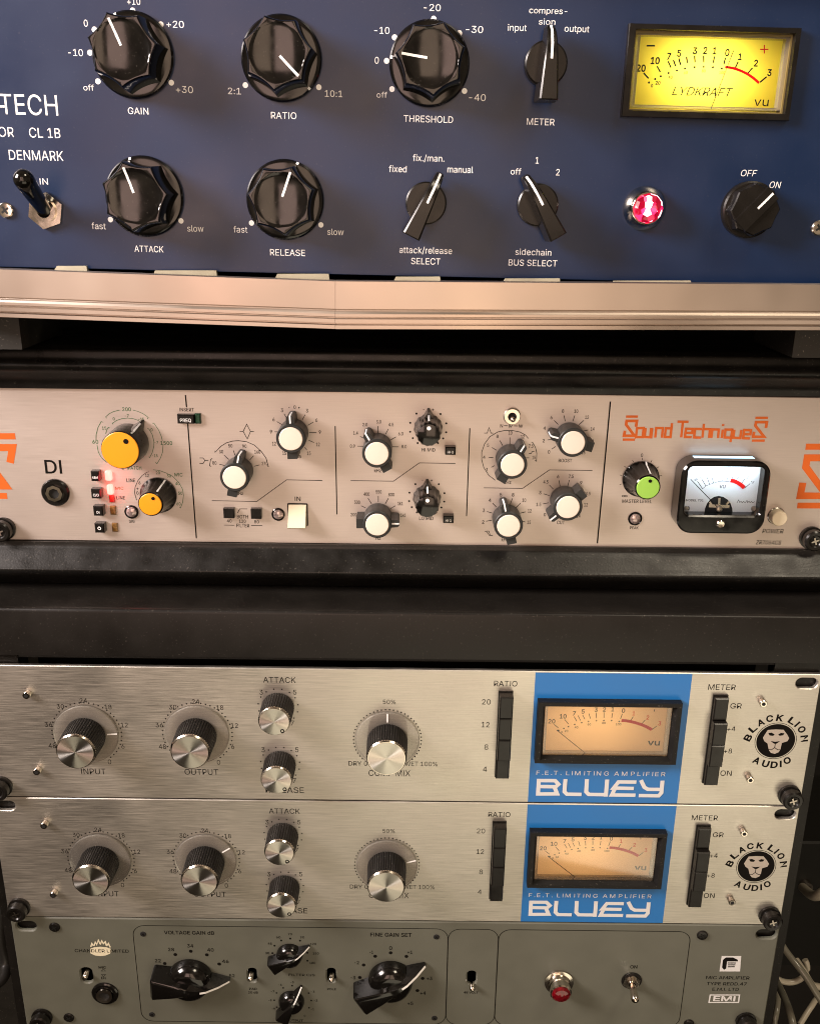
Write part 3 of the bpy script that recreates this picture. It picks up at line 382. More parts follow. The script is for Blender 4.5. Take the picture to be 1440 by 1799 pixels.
    def text(s, str_, cx, cy, h, w=None, z=.00006, bold=0, shear=0, rot=0, align='C', space=1, aspect=.92):
        vs, fs = glyphs(str_, bold, shear, space)
        if not vs: return s
        x0 = min(v[0] for v in vs); x1 = max(v[0] for v in vs); sy = h / CAPH; sx = (w / (x1 - x0)) if w else sy * aspect
        ax = {'C': (x0 + x1) / 2, 'L': x0, 'R': x1}[align]; c, d = math.cos(rot), math.sin(rot); o = []
        for v in vs:
            a = (v[0] - ax) * sx; b = (v[1] - CAPH / 2) * sy; o.append((cx + a * c - b * d, cy + a * d + b * c, z + v[2] * .00004))
        return s.add(o, fs)
    def build(s, name, m, parent=None, loc=(0, 0, 0), rot=0, sharp=28, label=None):
        me = bpy.data.meshes.new(name); me.from_pydata(s.v, [], s.f); me.materials.append(MATS[m]); me.update()
        if sharp is not None:
            me.polygons.foreach_set('use_smooth', [True] * len(me.polygons)); me.set_sharp_from_angle(angle=R(sharp))
        o = bpy.data.objects.new(name, me); COL.objects.link(o); o.parent = parent; o.location = loc; o.rotation_euler = (0, 0, rot)
        if label: o['label'] = label
        return o
class Words(MB):                                  # printed words, each one a mesh of its own
    def __init__(s): super().__init__(); s.w = []
    def text(s, *a, **k): s.w.append(MB().text(*a, **k)); return s
    def build(s, name, m, parent=None, **k):
        for w in s.w + ([s] if s.v else []): MB.build(w, name, m, parent, **k)
def plate(outline, holes, z0, z1, bev=.0003):   # extruded sheet with holes cut through it
    cu = bpy.data.curves.new('p', 'CURVE'); cu.dimensions = '2D'; cu.fill_mode = 'BOTH'; cu.extrude = (z1 - z0) / 2 - bev; cu.bevel_depth = bev; cu.bevel_resolution = 0; cu.offset = -bev
    for pts in [outline] + holes:
        sp = cu.splines.new('POLY'); sp.points.add(len(pts) - 1); sp.use_cyclic_u = True
        for p, q in zip(sp.points, pts): p.co = (q[0], q[1], 0, 1)
    vs, fs = curve_mesh(cu); b = MB(); b.add([(v[0], v[1], v[2] + (z0 + z1) / 2) for v in vs], fs); return b
def rrect(x0, x1, y0, y1, r, n=6):
    o = []
    for cx, cy, a in ((x1 - r, y1 - r, 0), (x0 + r, y1 - r, 90), (x0 + r, y0 + r, 180), (x1 - r, y0 + r, 270)):
        o += [(cx + r * math.cos(R(a + 90 * i / n)), cy + r * math.sin(R(a + 90 * i / n))) for i in range(n + 1)]
    return o
def circle(cx, cy, r, n=24, a0=0): return [(cx + r * math.cos(a0 + 2 * math.pi * i / n), cy + r * math.sin(a0 + 2 * math.pi * i / n)) for i in range(n)]
def tag(o, label, cat, group=None, kind=None):
    if label: o['label'] = label
    if cat: o['category'] = cat
    if group: o['group'] = group
    if kind: o['kind'] = kind
    return o
def CR(ox, oy, s): return lambda x, y: (ox + x / s, oy + y / s)

class Unit:                                      # a rack unit: local x right, y up, z out of its front panel
    def __init__(s, name, px, Y, roll=0, yaw=0):
        p = at(px[0], px[1], Y); s.o = bpy.data.objects.new(name, None); COL.objects.link(s.o)
        s.M = Matrix.Translation(p) @ Matrix.Rotation(R(yaw), 4, 'Z') @ Matrix.Rotation(R(90), 4, 'X') @ Matrix.Rotation(R(-roll), 4, 'Z')
        s.o.matrix_world = s.M; s.I = s.M.inverted(); s.e = s.I @ EYE; s.o.empty_display_size = .05; s.bold = 0
    def P(s, p, w=0):                            # point of the panel (w metres in front of it) seen at photograph pixel p
        d = s.I.to_3x3() @ ray(*p); k = (w - s.e.z) / d.z; q = s.e + d * k; return (q.x, q.y)
    def k(s, p, w=0):
        a = s.P(p, w); b = s.P((p[0] + 4, p[1]), w); c = s.P((p[0], p[1] + 4), w)
        return (b[0] - a[0]) / 4, (a[1] - c[1]) / 4
    def rect(s, pts, w=0):
        q = [s.P(p, w) for p in pts]; return ((q[0][0] + q[3][0]) / 2, (q[1][0] + q[2][0]) / 2, (q[2][1] + q[3][1]) / 2, (q[0][1] + q[1][1]) / 2)   # TL TR BR BL -> x0 x1 y0 y1
    def text(s, mb, c, items, z=.00006, w=0, **kw):   # items: (string, x, y, cap height, width or None) in crop pixels
        sc = 1 / (c(1, 0)[0] - c(0, 0)[0])
        for it in items:
            st, x, y, h = it[:4]; wd = it[4] if len(it) > 4 else None; p = c(x, y); kx, ky = s.k(p, w); u, v = s.P(p, w)
            k2 = {'bold': s.bold}; k2.update(kw); k2.update(it[5] if len(it) > 5 else {})
            if k2.pop('al', None) == 'R': k2['align'] = 'R'
            mb.text(st, u, v, h / sc * ky, wd / sc * kx if wd else None, z=w + z, **k2)
    def pts(s, c, L, w=0): return [s.P(c(*p), w) for p in L]
    def len(s, c, n, at_=(700, 900)): return n / (1 / (c(1, 0)[0] - c(0, 0)[0])) * s.k(at_)[0]

# ================================================================== setting
wall = MB().box(-4, 4, 2.6, 2.7, 0, 3).build('wall', 'wall_paint'); tag(wall, None, None, kind='structure')
floor = MB().box(-4, 4, -3, 2.6, -.1, 0).build('floor', 'wall_paint'); tag(floor, None, None, kind='structure')

# ================================================================== knob builders (part > sub-parts), axis along local z, pointer along local x
def fluted(n, depth, corner=.0):
    def f(a, r, z):
        t = (a / (2 * math.pi) * n) % 1.0; u = abs(t - .5) * 2         # 1 at a corner, 0 mid-flute
        d = depth if r > .0126 else 0
        return r * (1 - d * (1 - u ** 2.2))
    return f
def big_knob(U, p, ang, label=None):
    c = U.P(p)
    b = MB(); b.lathe([(.0181, 0), (.0183, .0006), (.0183, .0018), (.0176, .0027), (.0160, .0031)], 64)
    b.lathe([(.0166, .0028), (.0164, .0060), (.0157, .0175), (.0152, .0192), (.0147, .0198), (.0143, .01985), (.0120, .01975), (.0116, .01960), (.0104, .01935), (.0080, .01895), (.0054, .01865), (.0026, .01848), (.0006, .01845)], 112, rf=fluted(7, .155))
    k = b.build('knob', 'gloss_black', U.o, (*c, 0), R(ang), 24, label)
    MB().strip([(.0016, .01848), (.0054, .01865), (.0080, .01895), (.0104, .01935), (.0116, .0196), (.0130, .01985)], .0011, .0002).build('pointer_line', 'white_print', k, sharp=None)
    MB().strip([(.0169, .0030), (.0180, .0022)], .0012, .00015).build('pointer_dot', 'white_print', k, sharp=None)
    return k
def bar_knob(U, p, ang):
    c = U.P(p); b = MB()
    b.lathe([(.0094, 0), (.0097, .0004), (.0097, .0042), (.0090, .0048)], 48)
    sec = [(-.0165, .0042, .0185), (-.0160, .0042, .0190), (0, .0030, .0196), (.006, .0025, .0192), (.011, .0021, .0165), (.0143, .0018, .0116), (.0150, .0012, .0098)]
    rings = []
    for x, hw, h in sec: rings.append(([(x, -hw * 1.12, .0040), (x, hw * 1.12, .0040), (x, hw, h - .0006), (x, hw * .8, h), (x, -hw * .8, h), (x, -hw, h - .0006)], 0))
    b.loft(rings)
    k = b.build('knob', 'satin_black', U.o, (*c, 0), R(ang), 30)
    MB().strip([(0, .0196), (.006, .0192), (.011, .0165), (.0143, .0116)], .0011, .0002).build('pointer_line', 'white_print', k, sharp=None)
    return k
def wing_knob(U, p, ang):                        # slate knob with a pale cap, a pointer wing and a square tail
    c = U.P(p); b = MB()
    b.lathe([(.0078, .0004), (.0080, .0010), (.0081, .0135), (.0080, .0146), (.0076, .0150), (.0060, .0149)], 48)
    h = .0136
    b.loft([([(.0005, -.0027), (.0112, -.0021), (.0122, -.0012), (.0122, .0012), (.0112, .0021), (.0005, .0027)], .0004), ([(.0005, -.0027), (.0112, -.0021), (.0122, -.0012), (.0122, .0012), (.0112, .0021), (.0005, .0027)], h)])
    b.loft([([(-.0005, -.0027), (-.0005, .0027), (-.0117, .0027), (-.0117, -.0027)], .0004), ([(-.0005, -.0027), (-.0005, .0027), (-.0117, .0027), (-.0117, -.0027)], h - .0003)])
    k = b.build('knob', 'slate_plastic', U.o, (*c, 0), R(ang), 30)
    MB().strip([(.0081, h), (.0120, h), (.01222, h - .0003), (.01222, .0035)], .0009, .00012).build('pointer_line', 'white_print', k, sharp=None)
    MB().lathe([(.0064, .0146), (.0064, .0152), (.0061, .01545), (.0030, .0156)], 48).build('cap', 'beige_cap', k)
    return k
def skirt_knob(U, p, ang, cap, r=.0103, cr=.0064, h=.0175, label=None):
    c = U.P(p); b = MB()
    fl = lambda a, q, z: q * (1 - (.045 if .0025 < z < h - .003 else 0) * (1 if math.sin(a * 14) > .2 else 0))
    b.lathe([(r, .0003), (r, .0016), (r * .93, .0026), (r * .86, .0040), (cr * 1.10, h - .0025), (cr * 1.08, h - .0006), (cr, h)], 112, rf=fl)
    k = b.build('knob', 'satin_black' if cap != 'green_cap' else 'gloss_black', U.o, (*c, 0), R(ang), 30, label)
    MB().strip([(cr * 1.10, h - .0022), (r * .88, .0040), (r * .99, .0018)], .0009, .0003).build('pointer_line', 'white_print', k, sharp=None)
    cp = MB().lathe([(cr * .97, h - .0004), (cr * .97, h + .0003), (cr * .93, h + .0005), (cr * .4, h + .0006)], 48).build('cap', cap, k)
    MB().disc(cr * .62, 0, cr * .15, h + .00075).build('pointer_dot', 'black_print', k, sharp=None)
    return k
def nose_knob(U, p, ang, label=None):            # big yellow capped knob
    c = U.P(p); h = .0165; b = MB()
    b.lathe([(.0110, .0003), (.0110, .0015), (.0106, h - .0008), (.0103, h)], 56)
    b.loft([([(.008, -.0042), (.0158, -.0006), (.0158, .0006), (.008, .0042)], .0003), ([(.008, -.0040), (.0150, -.0005), (.0150, .0005), (.008, .0040)], .0045), ([(.0075, -.0032), (.0112, -.0004), (.0112, .0004), (.0075, .0032)], .0120)])
    k = b.build('knob', 'satin_black', U.o, (*c, 0), R(ang), 30, label)
    MB().strip([(.0107, h - .001), (.01125, .0120), (.0147, .0050)], .0010, .0003).build('pointer_line', 'white_print', k, sharp=None)
    MB().lathe([(.0100, h - .0004), (.0100, h + .0004), (.0097, h + .0006), (.004, h + .0007)], 56).build('cap', 'yellow_cap', k)
    MB().disc(.0062, 0, .0014, h + .0008).build('pointer_dot', 'black_print', k, sharp=None)
    return k
def mid_knob(U, p, ang):
    c = U.P(p); h = .0170; b = MB()
    b.lathe([(.0080, .0003), (.0080, .0015), (.0074, .0030), (.0068, .0120), (.0066, h - .0018), (.0058, h - .0004), (.0030, h)], 112, rf=lambda a, q, z: q * (1 - .05 * (.5 + .5 * math.sin(a * 14)) * (1 if z < h - .0010 else 0)))
    b.loft([([(.006, -.0034), (.0112, -.0006), (.0112, .0006), (.006, .0034)], .0003), ([(.0058, -.0030), (.0100, -.0005), (.0100, .0005), (.0058, .0030)], .0055)])
    k = b.build('knob', 'gloss_black', U.o, (*c, 0), R(ang), 30)
    MB().strip([(.0066, h - .0025), (.0070, .0110), (.0078, .0052)], .0010, .0005).build('pointer_line', 'white_print', k, sharp=None)
    MB().disc(.0038, 0, .0011, h + .0002).build('pointer_dot', 'white_print', k, sharp=None)
    return k
def knurl(n, d): return lambda a, r, z: r * (1 - d * (0 if math.sin(a * n) > -.2 else 1))
def drum_knob(U, c, r, h, ang, skirt=None, line=True):
    z0 = .0024 if skirt else .0004
    b = MB(); b.lathe([(r * 1.03, z0), (r * 1.035, z0 + .0006), (r * 1.02, h * .55), (r, h)], 192, rf=knurl(48 if r > .01 else 38, .035))
    k = b.build('knob', 'matt_black', U.o, (*c, 0), R(ang), 25)
    MB().lathe([(r * .985, h - .0003), (r * .985, h + .0004), (r * .93, h + .0011), (r * .90, h + .0011)], 64).build('chrome_ring', 'chrome', k)
    MB().lathe([(r * .90, h + .0009), (r * .90, h + .00122), (r * .55, h + .00130), (r * .012, h + .00133)], 64).build('cap', 'spun_metal', k)
    if skirt:
        MB().lathe([(skirt, .0008), (skirt, .0017), (skirt * .985, .0022), (r, .0022)], 72).build('skirt', 'acrylic', k)
        if line: MB().stroke([(r * 1.12, 0), (skirt * .985, 0)], .0009, .00245).build('pointer_line', 'white_print', k, sharp=None)
        else: MB().disc(r * 1.06, 0, .0009, .0080).build('set_screw', 'black_print', k, sharp=None)
    else:
        b = MB(); b.ring(r * .80, 0, .0007, .00118, h + .0013, h + .0015, 20); b.build('pointer_ring', 'black_print', k)
    return k
def chicken_knob(U, c, ang, s=1.0):
    b = MB(); b.lathe([(x * s, z * s) for x, z in ((.0142, .0003), (.0144, .0020), (.0138, .0048), (.0122, .0080), (.0100, .0098), (.0075, .0105), (.0020, .0103))], 56)
    sec = [(-.0228, .0084, .0072, .0118), (-.0215, .0088, .0074, .0132), (-.008, .0074, .0048, .0140), (.004, .0062, .0022, .0140), (.012, .0046, .0013, .0122), (.019, .0030, .0009, .0080), (.0255, .0010, .0006, .0026)]
    rings = []
    for x, w0, w1, h in sec: rings.append(([(x * s, -w0 * s, .0003), (x * s, w0 * s, .0003), (x * s, w1 * s, (h - .0006) * s), (x * s, w1 * .8 * s, h * s), (x * s, -w1 * .8 * s, h * s), (x * s, -w1 * s, (h - .0006) * s)], 0))
    b.loft(rings)
    k = b.build('knob', 'gloss_black', U.o, (*c, 0), R(ang), 30)
    MB().strip([(x * s, z * s) for x, z in ((.0085, .0131), (.012, .0122), (.019, .0080), (.0252, .0028))], .0015 * s, .0003).build('pointer_line', 'white_print', k, sharp=None)
    return k
# small hardware
def cross_head(U, c, r, h, m='chrome', name='screw', slot='black_hole', knurled=False):
    b = MB(); b.lathe([(r, .0001), (r, h * .55), (r * .86, h * .9), (r * .55, h)], 36, *c, rf=(knurl(20, .05) if knurled else None)); k = b.build(name, m, U.o)
    b = MB(); q = r * .55
    for a in (35, 125):
        d = Vector((math.cos(R(a)), math.sin(R(a)))) * q; w = Vector((-d.y, d.x)).normalized() * r * .13; z = h + .00012 + (.00002 if a > 90 else 0)
        b.add([(c[0] - d.x - w.x, c[1] - d.y - w.y, z), (c[0] + d.x - w.x, c[1] + d.y - w.y, z), (c[0] + d.x + w.x, c[1] + d.y + w.y, z), (c[0] - d.x + w.x, c[1] - d.y + w.y, z)], [(0, 1, 2, 3)])
    b.build('screw_slot', slot, k, sharp=None); return k
def hex_screw(U, c, r=.0022, h=.0036):
    k = MB().lathe([(r * .85, .0002), (r * .85, h * .4), (r, h * .42), (r, h * .9), (r * .85, h)], 28, *c).build('hex_screw', 'chrome', U.o)
    MB().disc(c[0], c[1], r * .55, h + .0001, 6).build('socket', 'black_hole', k, sharp=None); return k
def rack_screw(U, c, r=.0060, h=.0075):
    k = MB().lathe([(r * 1.12, .0002), (r * 1.12, .0016), (r * .88, .0019), (r * .88, .0030), (r, .0034), (r, h - .0008), (r * .86, h), (r * .62, h - .0001), (r * .50, h - .0009), (r * .1, h - .0012)], 36, *c).build('rack_screw', 'satin_black', U.o)
    b = MB()
    for a in (20, 110):
        d = (math.cos(R(a)) * r * .36, math.sin(R(a)) * r * .36); b.stroke([(c[0] - d[0], c[1] - d[1]), (c[0] + d[0], c[1] + d[1])], r * .14, h - .0004 + (.00003 if a > 90 else 0))
    b.build('screw_slot', 'steel', k, sharp=None); return k
def toggle(U, p, nut_r, tip, r0, r1, m_lever, w, nut_h=.0022):
    c = U.P(p)
    k = MB().lathe([(nut_r, .0002), (nut_r, nut_h)], 6).build('toggle_switch', 'chrome', U.o, (*c, 0), R(20), 20)
    b = MB(); b.ring(0, 0, nut_r * .38, nut_r * .62, nut_h, nut_h + .0018, 30); b.build('collar', 'chrome', k)
    MB().disc(0, 0, nut_r * .38, nut_h + .0003).build('socket', 'black_hole', k, sharp=None)
    q = Matrix.Rotation(R(-20), 4, 'Z') @ Vector((tip[0] - c[0], tip[1] - c[1], w)); n = 8
    P = [Vector((0, 0, nut_h)).lerp(q, i / n) for i in range(n + 1)]; d = (P[-1] - P[-2]).normalized()
    rs = [r0 + (r1 - r0) * i / n for i in range(n + 1)]
    for j in range(1, 6): P.append(q + d * r1 * math.sin(R(18 * j))); rs.append(max(r1 * math.cos(R(18 * j)), r1 * .05))
    MB().tube(P, rs, 20).build('lever', m_lever, k, sharp=60); return k
def housing(name, parent, x0, x1, y0, y1, z0, z1, m, t=.0012):   # open-fronted box behind a dial
    b = MB(); b.box(x0 - t, x0, y0 - t, y1 + t, z0, z1); b.box(x1, x1 + t, y0 - t, y1 + t, z0, z1); b.box(x0, x1, y0 - t, y0, z0, z1); b.box(x0, x1, y1, y1 + t, z0, z1); b.box(x0, x1, y0, y1, z0 - t, z0)
    return b.build(name, m, parent)
def bulb(U, parent, x, y, z, sx, sy, power, color, rx=math.pi):
    l = bpy.data.lights.new('bulb', 'AREA'); l.shape = 'ELLIPSE' if sx < .06 else 'RECTANGLE'; l.size = sx; l.size_y = sy; l.energy = power; l.color = color
    o = bpy.data.objects.new('bulb', l); COL.objects.link(o); o.parent = parent; o.location = (x, y, z); o.rotation_euler = (rx, 0, 0); return o
def glow(U, parent, c, z, power, color=(1, .05, .06)):
    l = bpy.data.lights.new('glow', 'POINT'); l.energy = power; l.color = color; l.shadow_soft_size = .002
    o = bpy.data.objects.new('glow', l); COL.objects.link(o); o.parent = parent; o.location = (c[0], c[1], z); return o
def chassis(U, x0, x1, y0, y1, d=.22):
    return MB().box(x0, x1, y0, y1, -.0034 - d, -.0034).build('chassis', 'dark_steel', U.o)

# ================================================================== A: blue valve compressor
A = Unit('valve_compressor', (720, 485), .470, roll=.75, yaw=1.15)
tag(A.o, 'dark blue compressor with seven-sided glossy black knobs and a glowing yellow VU meter', 'compressor')
c1, c2, c3, c4, c5, c7, c8 = CR(0, 0, 3), CR(400, 0, 3), CR(860, 0, 1440 / 580), CR(1080, 20, 1440 / 350), CR(0, 150, 11.08), CR(1080, 300, 4), CR(0, 290, 10.286)
ax0, ax1, ay0, ay1 = -.2330, .2496, 0, .1325
vr = A.rect([c4(100, 80), c4(1350, 120), c4(1255, 780), c4(48, 768)], .003)         # meter bezel outline
wx0, wx1, wy0, wy1 = A.rect([c4(150, 125), c4(1300, 165), c4(1225, 735), c4(105, 712)], .003)
panel = plate([(ax0, ay0), (ax1, ay0), (ax1, ay1), (ax0, ay1)], [[(wx0, wy0), (wx1, wy0), (wx1, wy1), (wx0, wy1)]], -.003, 0).build('front_panel', 'blue_paint', A.o)
chassis(A, ax0 + .022, ax1 - .022, .004, .128).location = (0, 0, -.022)
t = MB()
A.text(t, c1, [('+10', 705, 6, 34), ('0', 452, 120, 36), ('+20', 923, 126, 36, 92), ('-10', 398, 275, 36, 78), ('off', 467, 460, 30, 55), ('+30', 972, 470, 36, 90)])
dots = lambda mb, U, c, L, r: [mb.disc(*U.P(c(*p)), r, .00006) for p in L]
D = .00125
dots(t, A, c1, [(699, 54), (498, 154), (474, 276), (516, 427), (903, 434), (848, 127)], D); t.build('knob_scale', 'white_print', panel, sharp=None)
t = MB(); A.text(t, c2, [('2:1', 35, 478, 34, 68), ('10:1', 558, 492, 34, 92)]); dots(t, A, c2, [(93, 447), (480, 458)], D); t.build('knob_scale', 'white_print', panel, sharp=None)
t = MB(); A.text(t, c2, [('-20', 1077, 38, 36, 90), ('-10', 812, 158, 36, 80), ('-30', 1300, 153, 36, 90), ('0', 785, 316, 36), ('off', 812, 498, 30, 55), ('-40', 1315, 512, 36, 88)])
dots(t, A, c2, [(1085, 97), (879, 195), (1220, 173), (837, 319), (865, 468), (1247, 478)], D); t.build('knob_scale', 'white_print', panel, sharp=None)
t = MB(); A.text(t, c1, [('fast', 520, 1190, 33, 74), ('slow', 1030, 1203, 33, 86)]); dots(t, A, c1, [(582, 1156), (954, 1163)], D); t.build('knob_scale', 'white_print', panel, sharp=None)
t = MB(); A.text(t, c2, [('fast', 67, 1208, 33, 74), ('slow', 568, 1221, 33, 86)]); dots(t, A, c2, [(125, 1174), (491, 1184)], D); t.build('knob_scale', 'white_print', panel, sharp=None)
t = Words()
A.text(t, c1, [('GAIN', 728, 583, 35, 108), ('ATTACK', 785, 1311, 33, 153)]); A.text(t, c2, [('RATIO', 295, 607, 35, 134), ('THRESHOLD', 1057, 626, 35, 260), ('RELEASE', 315, 1330, 33, 184)])
t.build('lettering', 'white_print', panel, sharp=None)
t = Words()
A.text(t, c5, [('TUBE', -640, 360, 395, 1040), ('-', 12, 372, 395, 150), ('TECH', 556, 370, 395, 1125), ('OPTO COMPRESSOR', 268, 905, 190, None, {'al': 'R'}), ('CL', 700, 915, 190, 265), ('1B', 1050, 922, 190, 245), ('DENMARK', 703, 1358, 190, 1055)])
A.text(t, c8, [('IN', 793, 292, 110, 148)]); t.build('lettering', 'white_print', panel, sharp=None)
t = Words(); A.text(t, c2, [('fixed', 896, 889, 34, 93), ('fix./man.', 1058, 832, 34, 166), ('manual', 1225, 892, 34, 136), ('attack/release', 1043, 1318, 34, 278), ('SELECT', 1043, 1376, 33, 155)]); t.build('switch_scale', 'white_print', panel, sharp=None)
t = Words(); A.text(t, c3, [('compres-', 255, 45, 26, 166), ('sion', 250, 93, 26, 72), ('input', 120, 119, 28, 82), ('output', 380, 124, 28, 108), ('METER', 222, 530, 29, 121)]); t.build('switch_scale', 'white_print', panel, sharp=None)
t = Words(); A.text(t, c3, [('off', 114, 747, 26, 46), ('1', 207, 698, 28), ('2', 297, 750, 28), ('sidechain', 190, 1099, 27, 157), ('BUS SELECT', 188, 1146, 27, 212)]); t.build('switch_scale', 'white_print', panel, sharp=None)
t = Words(); A.text(t, c3, [('OFF', 1130, 754, 28, 70, {'shear': .16}), ('ON', 1245, 805, 28, 50, {'shear': .16})]); t.build('switch_scale', 'white_print', panel, sharp=None)
for p, a in (((235, 97), 112), ((495, 103), -44.5), ((754, 112), 173), ((255, 345), 108), ((501.5, 351), 69.4)): big_knob(A, p, a)
for p, a in (((956.7, 113), 90), ((747.7, 356.5), 65), ((942.6, 359.6), 121)): bar_knob(A, p, a)
# power switch
cc = A.P((1313, 368)); b = MB(); b.lathe([(.0132, .0002), (.0130, .0030), (.0122, .0036)], 48)
f8 = lambda a, r, z: r * (1 - .09 * abs(math.sin(4 * a)))
b.lathe([(.0122, .0034), (.0118, .0098), (.0112, .0106)], 96, rf=f8)
b.loft([([(-.0100, -.0042), (.0106, -.0042), (.0106, .0042), (-.0100, .0042)], .0102), ([(-.0098, -.0036), (.0104, -.0036), (.0104, .0036), (-.0098, .0036)], .0116)])
k = b.build('knob', 'satin_black', A.o, (*cc, 0), R(48), 30); MB().strip([(.0008, .0116), (.0102, .0116)], .0011).build('pointer_line', 'white_print', k, sharp=None)
# pilot lamp
cc = A.P((1131, 365.5)); b = MB(); b.lathe([(.0102, .0002), (.0102, .0014), (.0092, .0040), (.0076, .0066), (.0072, .0070)], 48)
k = b.build('pilot_lamp', 'chrome', A.o, (*cc, 0))
MB().lathe([(.0068, .0066), (.0068, .0086), (.0056, .0106), (.0032, .0116), (.0006, .0118)], 12).build('jewel', 'lit_jewel', k, sharp=5)
glow(A, k, (.004, 0), .0175, .007)
cross_head(A, A.P((1437, 400)), .0036, .0016); cross_head(A, A.P((11, 369)), .0036, .0016)
q = A.P((41.8, 315), .026); toggle(A, (81.7, 369.8), .0086, q, .0033, .0046, 'gloss_black', .026)
# VU meter
x0, x1, y0, y1 = vr
fr = MB(); zt = .0036
O_, I_ = [(x0, y0), (x1, y0), (x1, y1), (x0, y1)], [(wx0, wy0), (wx1, wy0), (wx1, wy1), (wx0, wy1)]
def frame_mesh(O_, I_, prof):                    # prof: (0 outer .. 1 inner, z) around a rectangle
    m_ = MB(); rings = []
    for u, z in prof: rings.append([(o[0] + (i[0] - o[0]) * u, o[1] + (i[1] - o[1]) * u, z) for o, i in zip(O_, I_)])
    vs = [v for r in rings for v in r]; n = len(rings); fs = []
    for j in range(n):
        for i in range(4): fs.append((j * 4 + i, j * 4 + (i + 1) % 4, ((j + 1) % n) * 4 + (i + 1) % 4, ((j + 1) % n) * 4 + i))
    return m_.add(vs, fs)
mt = frame_mesh(O_, I_, [(0, .0001), (0, zt - .0006), (.08, zt), (.9, zt), (1, zt - .0006), (1, .0001)]).build('vu_meter', 'satin_black', A.o, sharp=20)
dz = -.0055
dx0, dx1, dy0, dy1 = A.rect([c4(165, 180), c4(1210, 210), c4(1150, 700), c4(125, 682)], dz)
inn = frame_mesh([(wx0, wy0), (wx1, wy0), (wx1, wy1), (wx0, wy1)], [(wx0 + .0007, wy0 + .0007), (wx1 - .0007, wy0 + .0007), (wx1 - .0007, wy1 - .0007), (wx0 + .0007, wy1 - .0007)], [(0, dz - .001), (0, .0005), (1, .0005), (1, dz - .001)]).build('dial_rim', 'olive_rim', mt)
dial = MB().poly([(wx0, wy0), (wx1, wy0), (wx1, wy1), (wx0, wy1)], dz).build('dial', 'yellow_dial', mt)
ac = frame_mesh([(dx0 - .0012, dy0 - .0012), (dx1 + .0016, dy0 - .0012), (dx1 + .0016, dy1 + .0012), (dx0 - .0012, dy1 + .0012)], [(dx0, dy0), (dx1, dy0), (dx1, dy1), (dx0, dy1)], [(0, dz + .0001), (0, -.0008), (1, -.0008), (1, dz + .0001)]).build('clear_cover', 'acrylic', mt)
housing('lamp_house', mt, wx0, wx1, wy0, wy1, -.030, dz - .0007, 'rubber')
bulb(A, mt, (wx0 + wx1) / 2 - .001, (wy0 + wy1) / 2 + .001, -.0205, .036, .007, .029, (1, .95, .85))
def lines(U, c, L, w, z): 
    b = MB()
    for l in L: b.stroke(U.pts(c, l, z), w, z + .00006)
    return b
b = lines(A, c4, [[(207, 443), (242, 482)], [(303, 393), (327, 436)], [(383, 358), (405, 405)], [(421, 348), (438, 395)], [(460, 338), (474, 384)], [(517, 325), (522, 372)], [(575, 318), (578, 366)], [(640, 318), (641, 366)], [(718, 322), (710, 370)], [(798, 332), (786, 380)], [(890, 360), (868, 408)], [(993, 405), (957, 448)], [(1095, 470), (1048, 510)], [(228, 246), (288, 246)]], .00066, dz)
for p in ((290, 487), (330, 467), (387, 443), (447, 425), (505, 411), (575, 401), (640, 398), (707, 401), (771, 411), (245, 512)): b.disc(*A.P(c4(*p), dz), .0005, dz + .00006, 10)
A.text(b, c4, [('20', 188, 408, 48), ('10', 290, 354, 48), ('7', 390, 322, 48), ('5', 463, 300, 48), ('3', 578, 283, 48), ('2', 652, 280, 48), ('1', 720, 283, 48), ('0', 811, 295, 48), ('1', 903, 326, 46), ('2', 1018, 372, 46), ('3', 1116, 440, 46), ('0', 267, 535, 22), ('20', 310, 514, 26), ('40', 400, 474, 22), ('60', 510, 440, 20), ('80', 640, 428, 20), ('100', 773, 440, 20)], w=dz, bold=.035)
A.text(b, c4, [('vu', 1058, 650, 62, 105), ('LYDKRAFT', 632, 578, 62, 440, {'shear': .3, 'bold': 0})], w=dz)
b.build('dial_scale', 'black_print', mt, sharp=None)
b = MB(); b.stroke(A.pts(c4, [(795, 400), (830, 403), (868, 412), (912, 428), (957, 450), (1000, 480), (1040, 515)], dz), .0011, dz + .00008); b.stroke(A.pts(c4, [(1048, 272), (1108, 272)], dz), .0005, dz + .00008); b.stroke(A.pts(c4, [(1078, 240), (1078, 302)], dz), .0005, dz + .00010); b.build('red_zone', 'red_print', mt, sharp=None)
b = MB(); b.stroke(A.pts(c4, [(693, 703), (857, 280)], dz + .001), .00034, dz + .001); b.build('needle', 'black_print', mt, sharp=None)

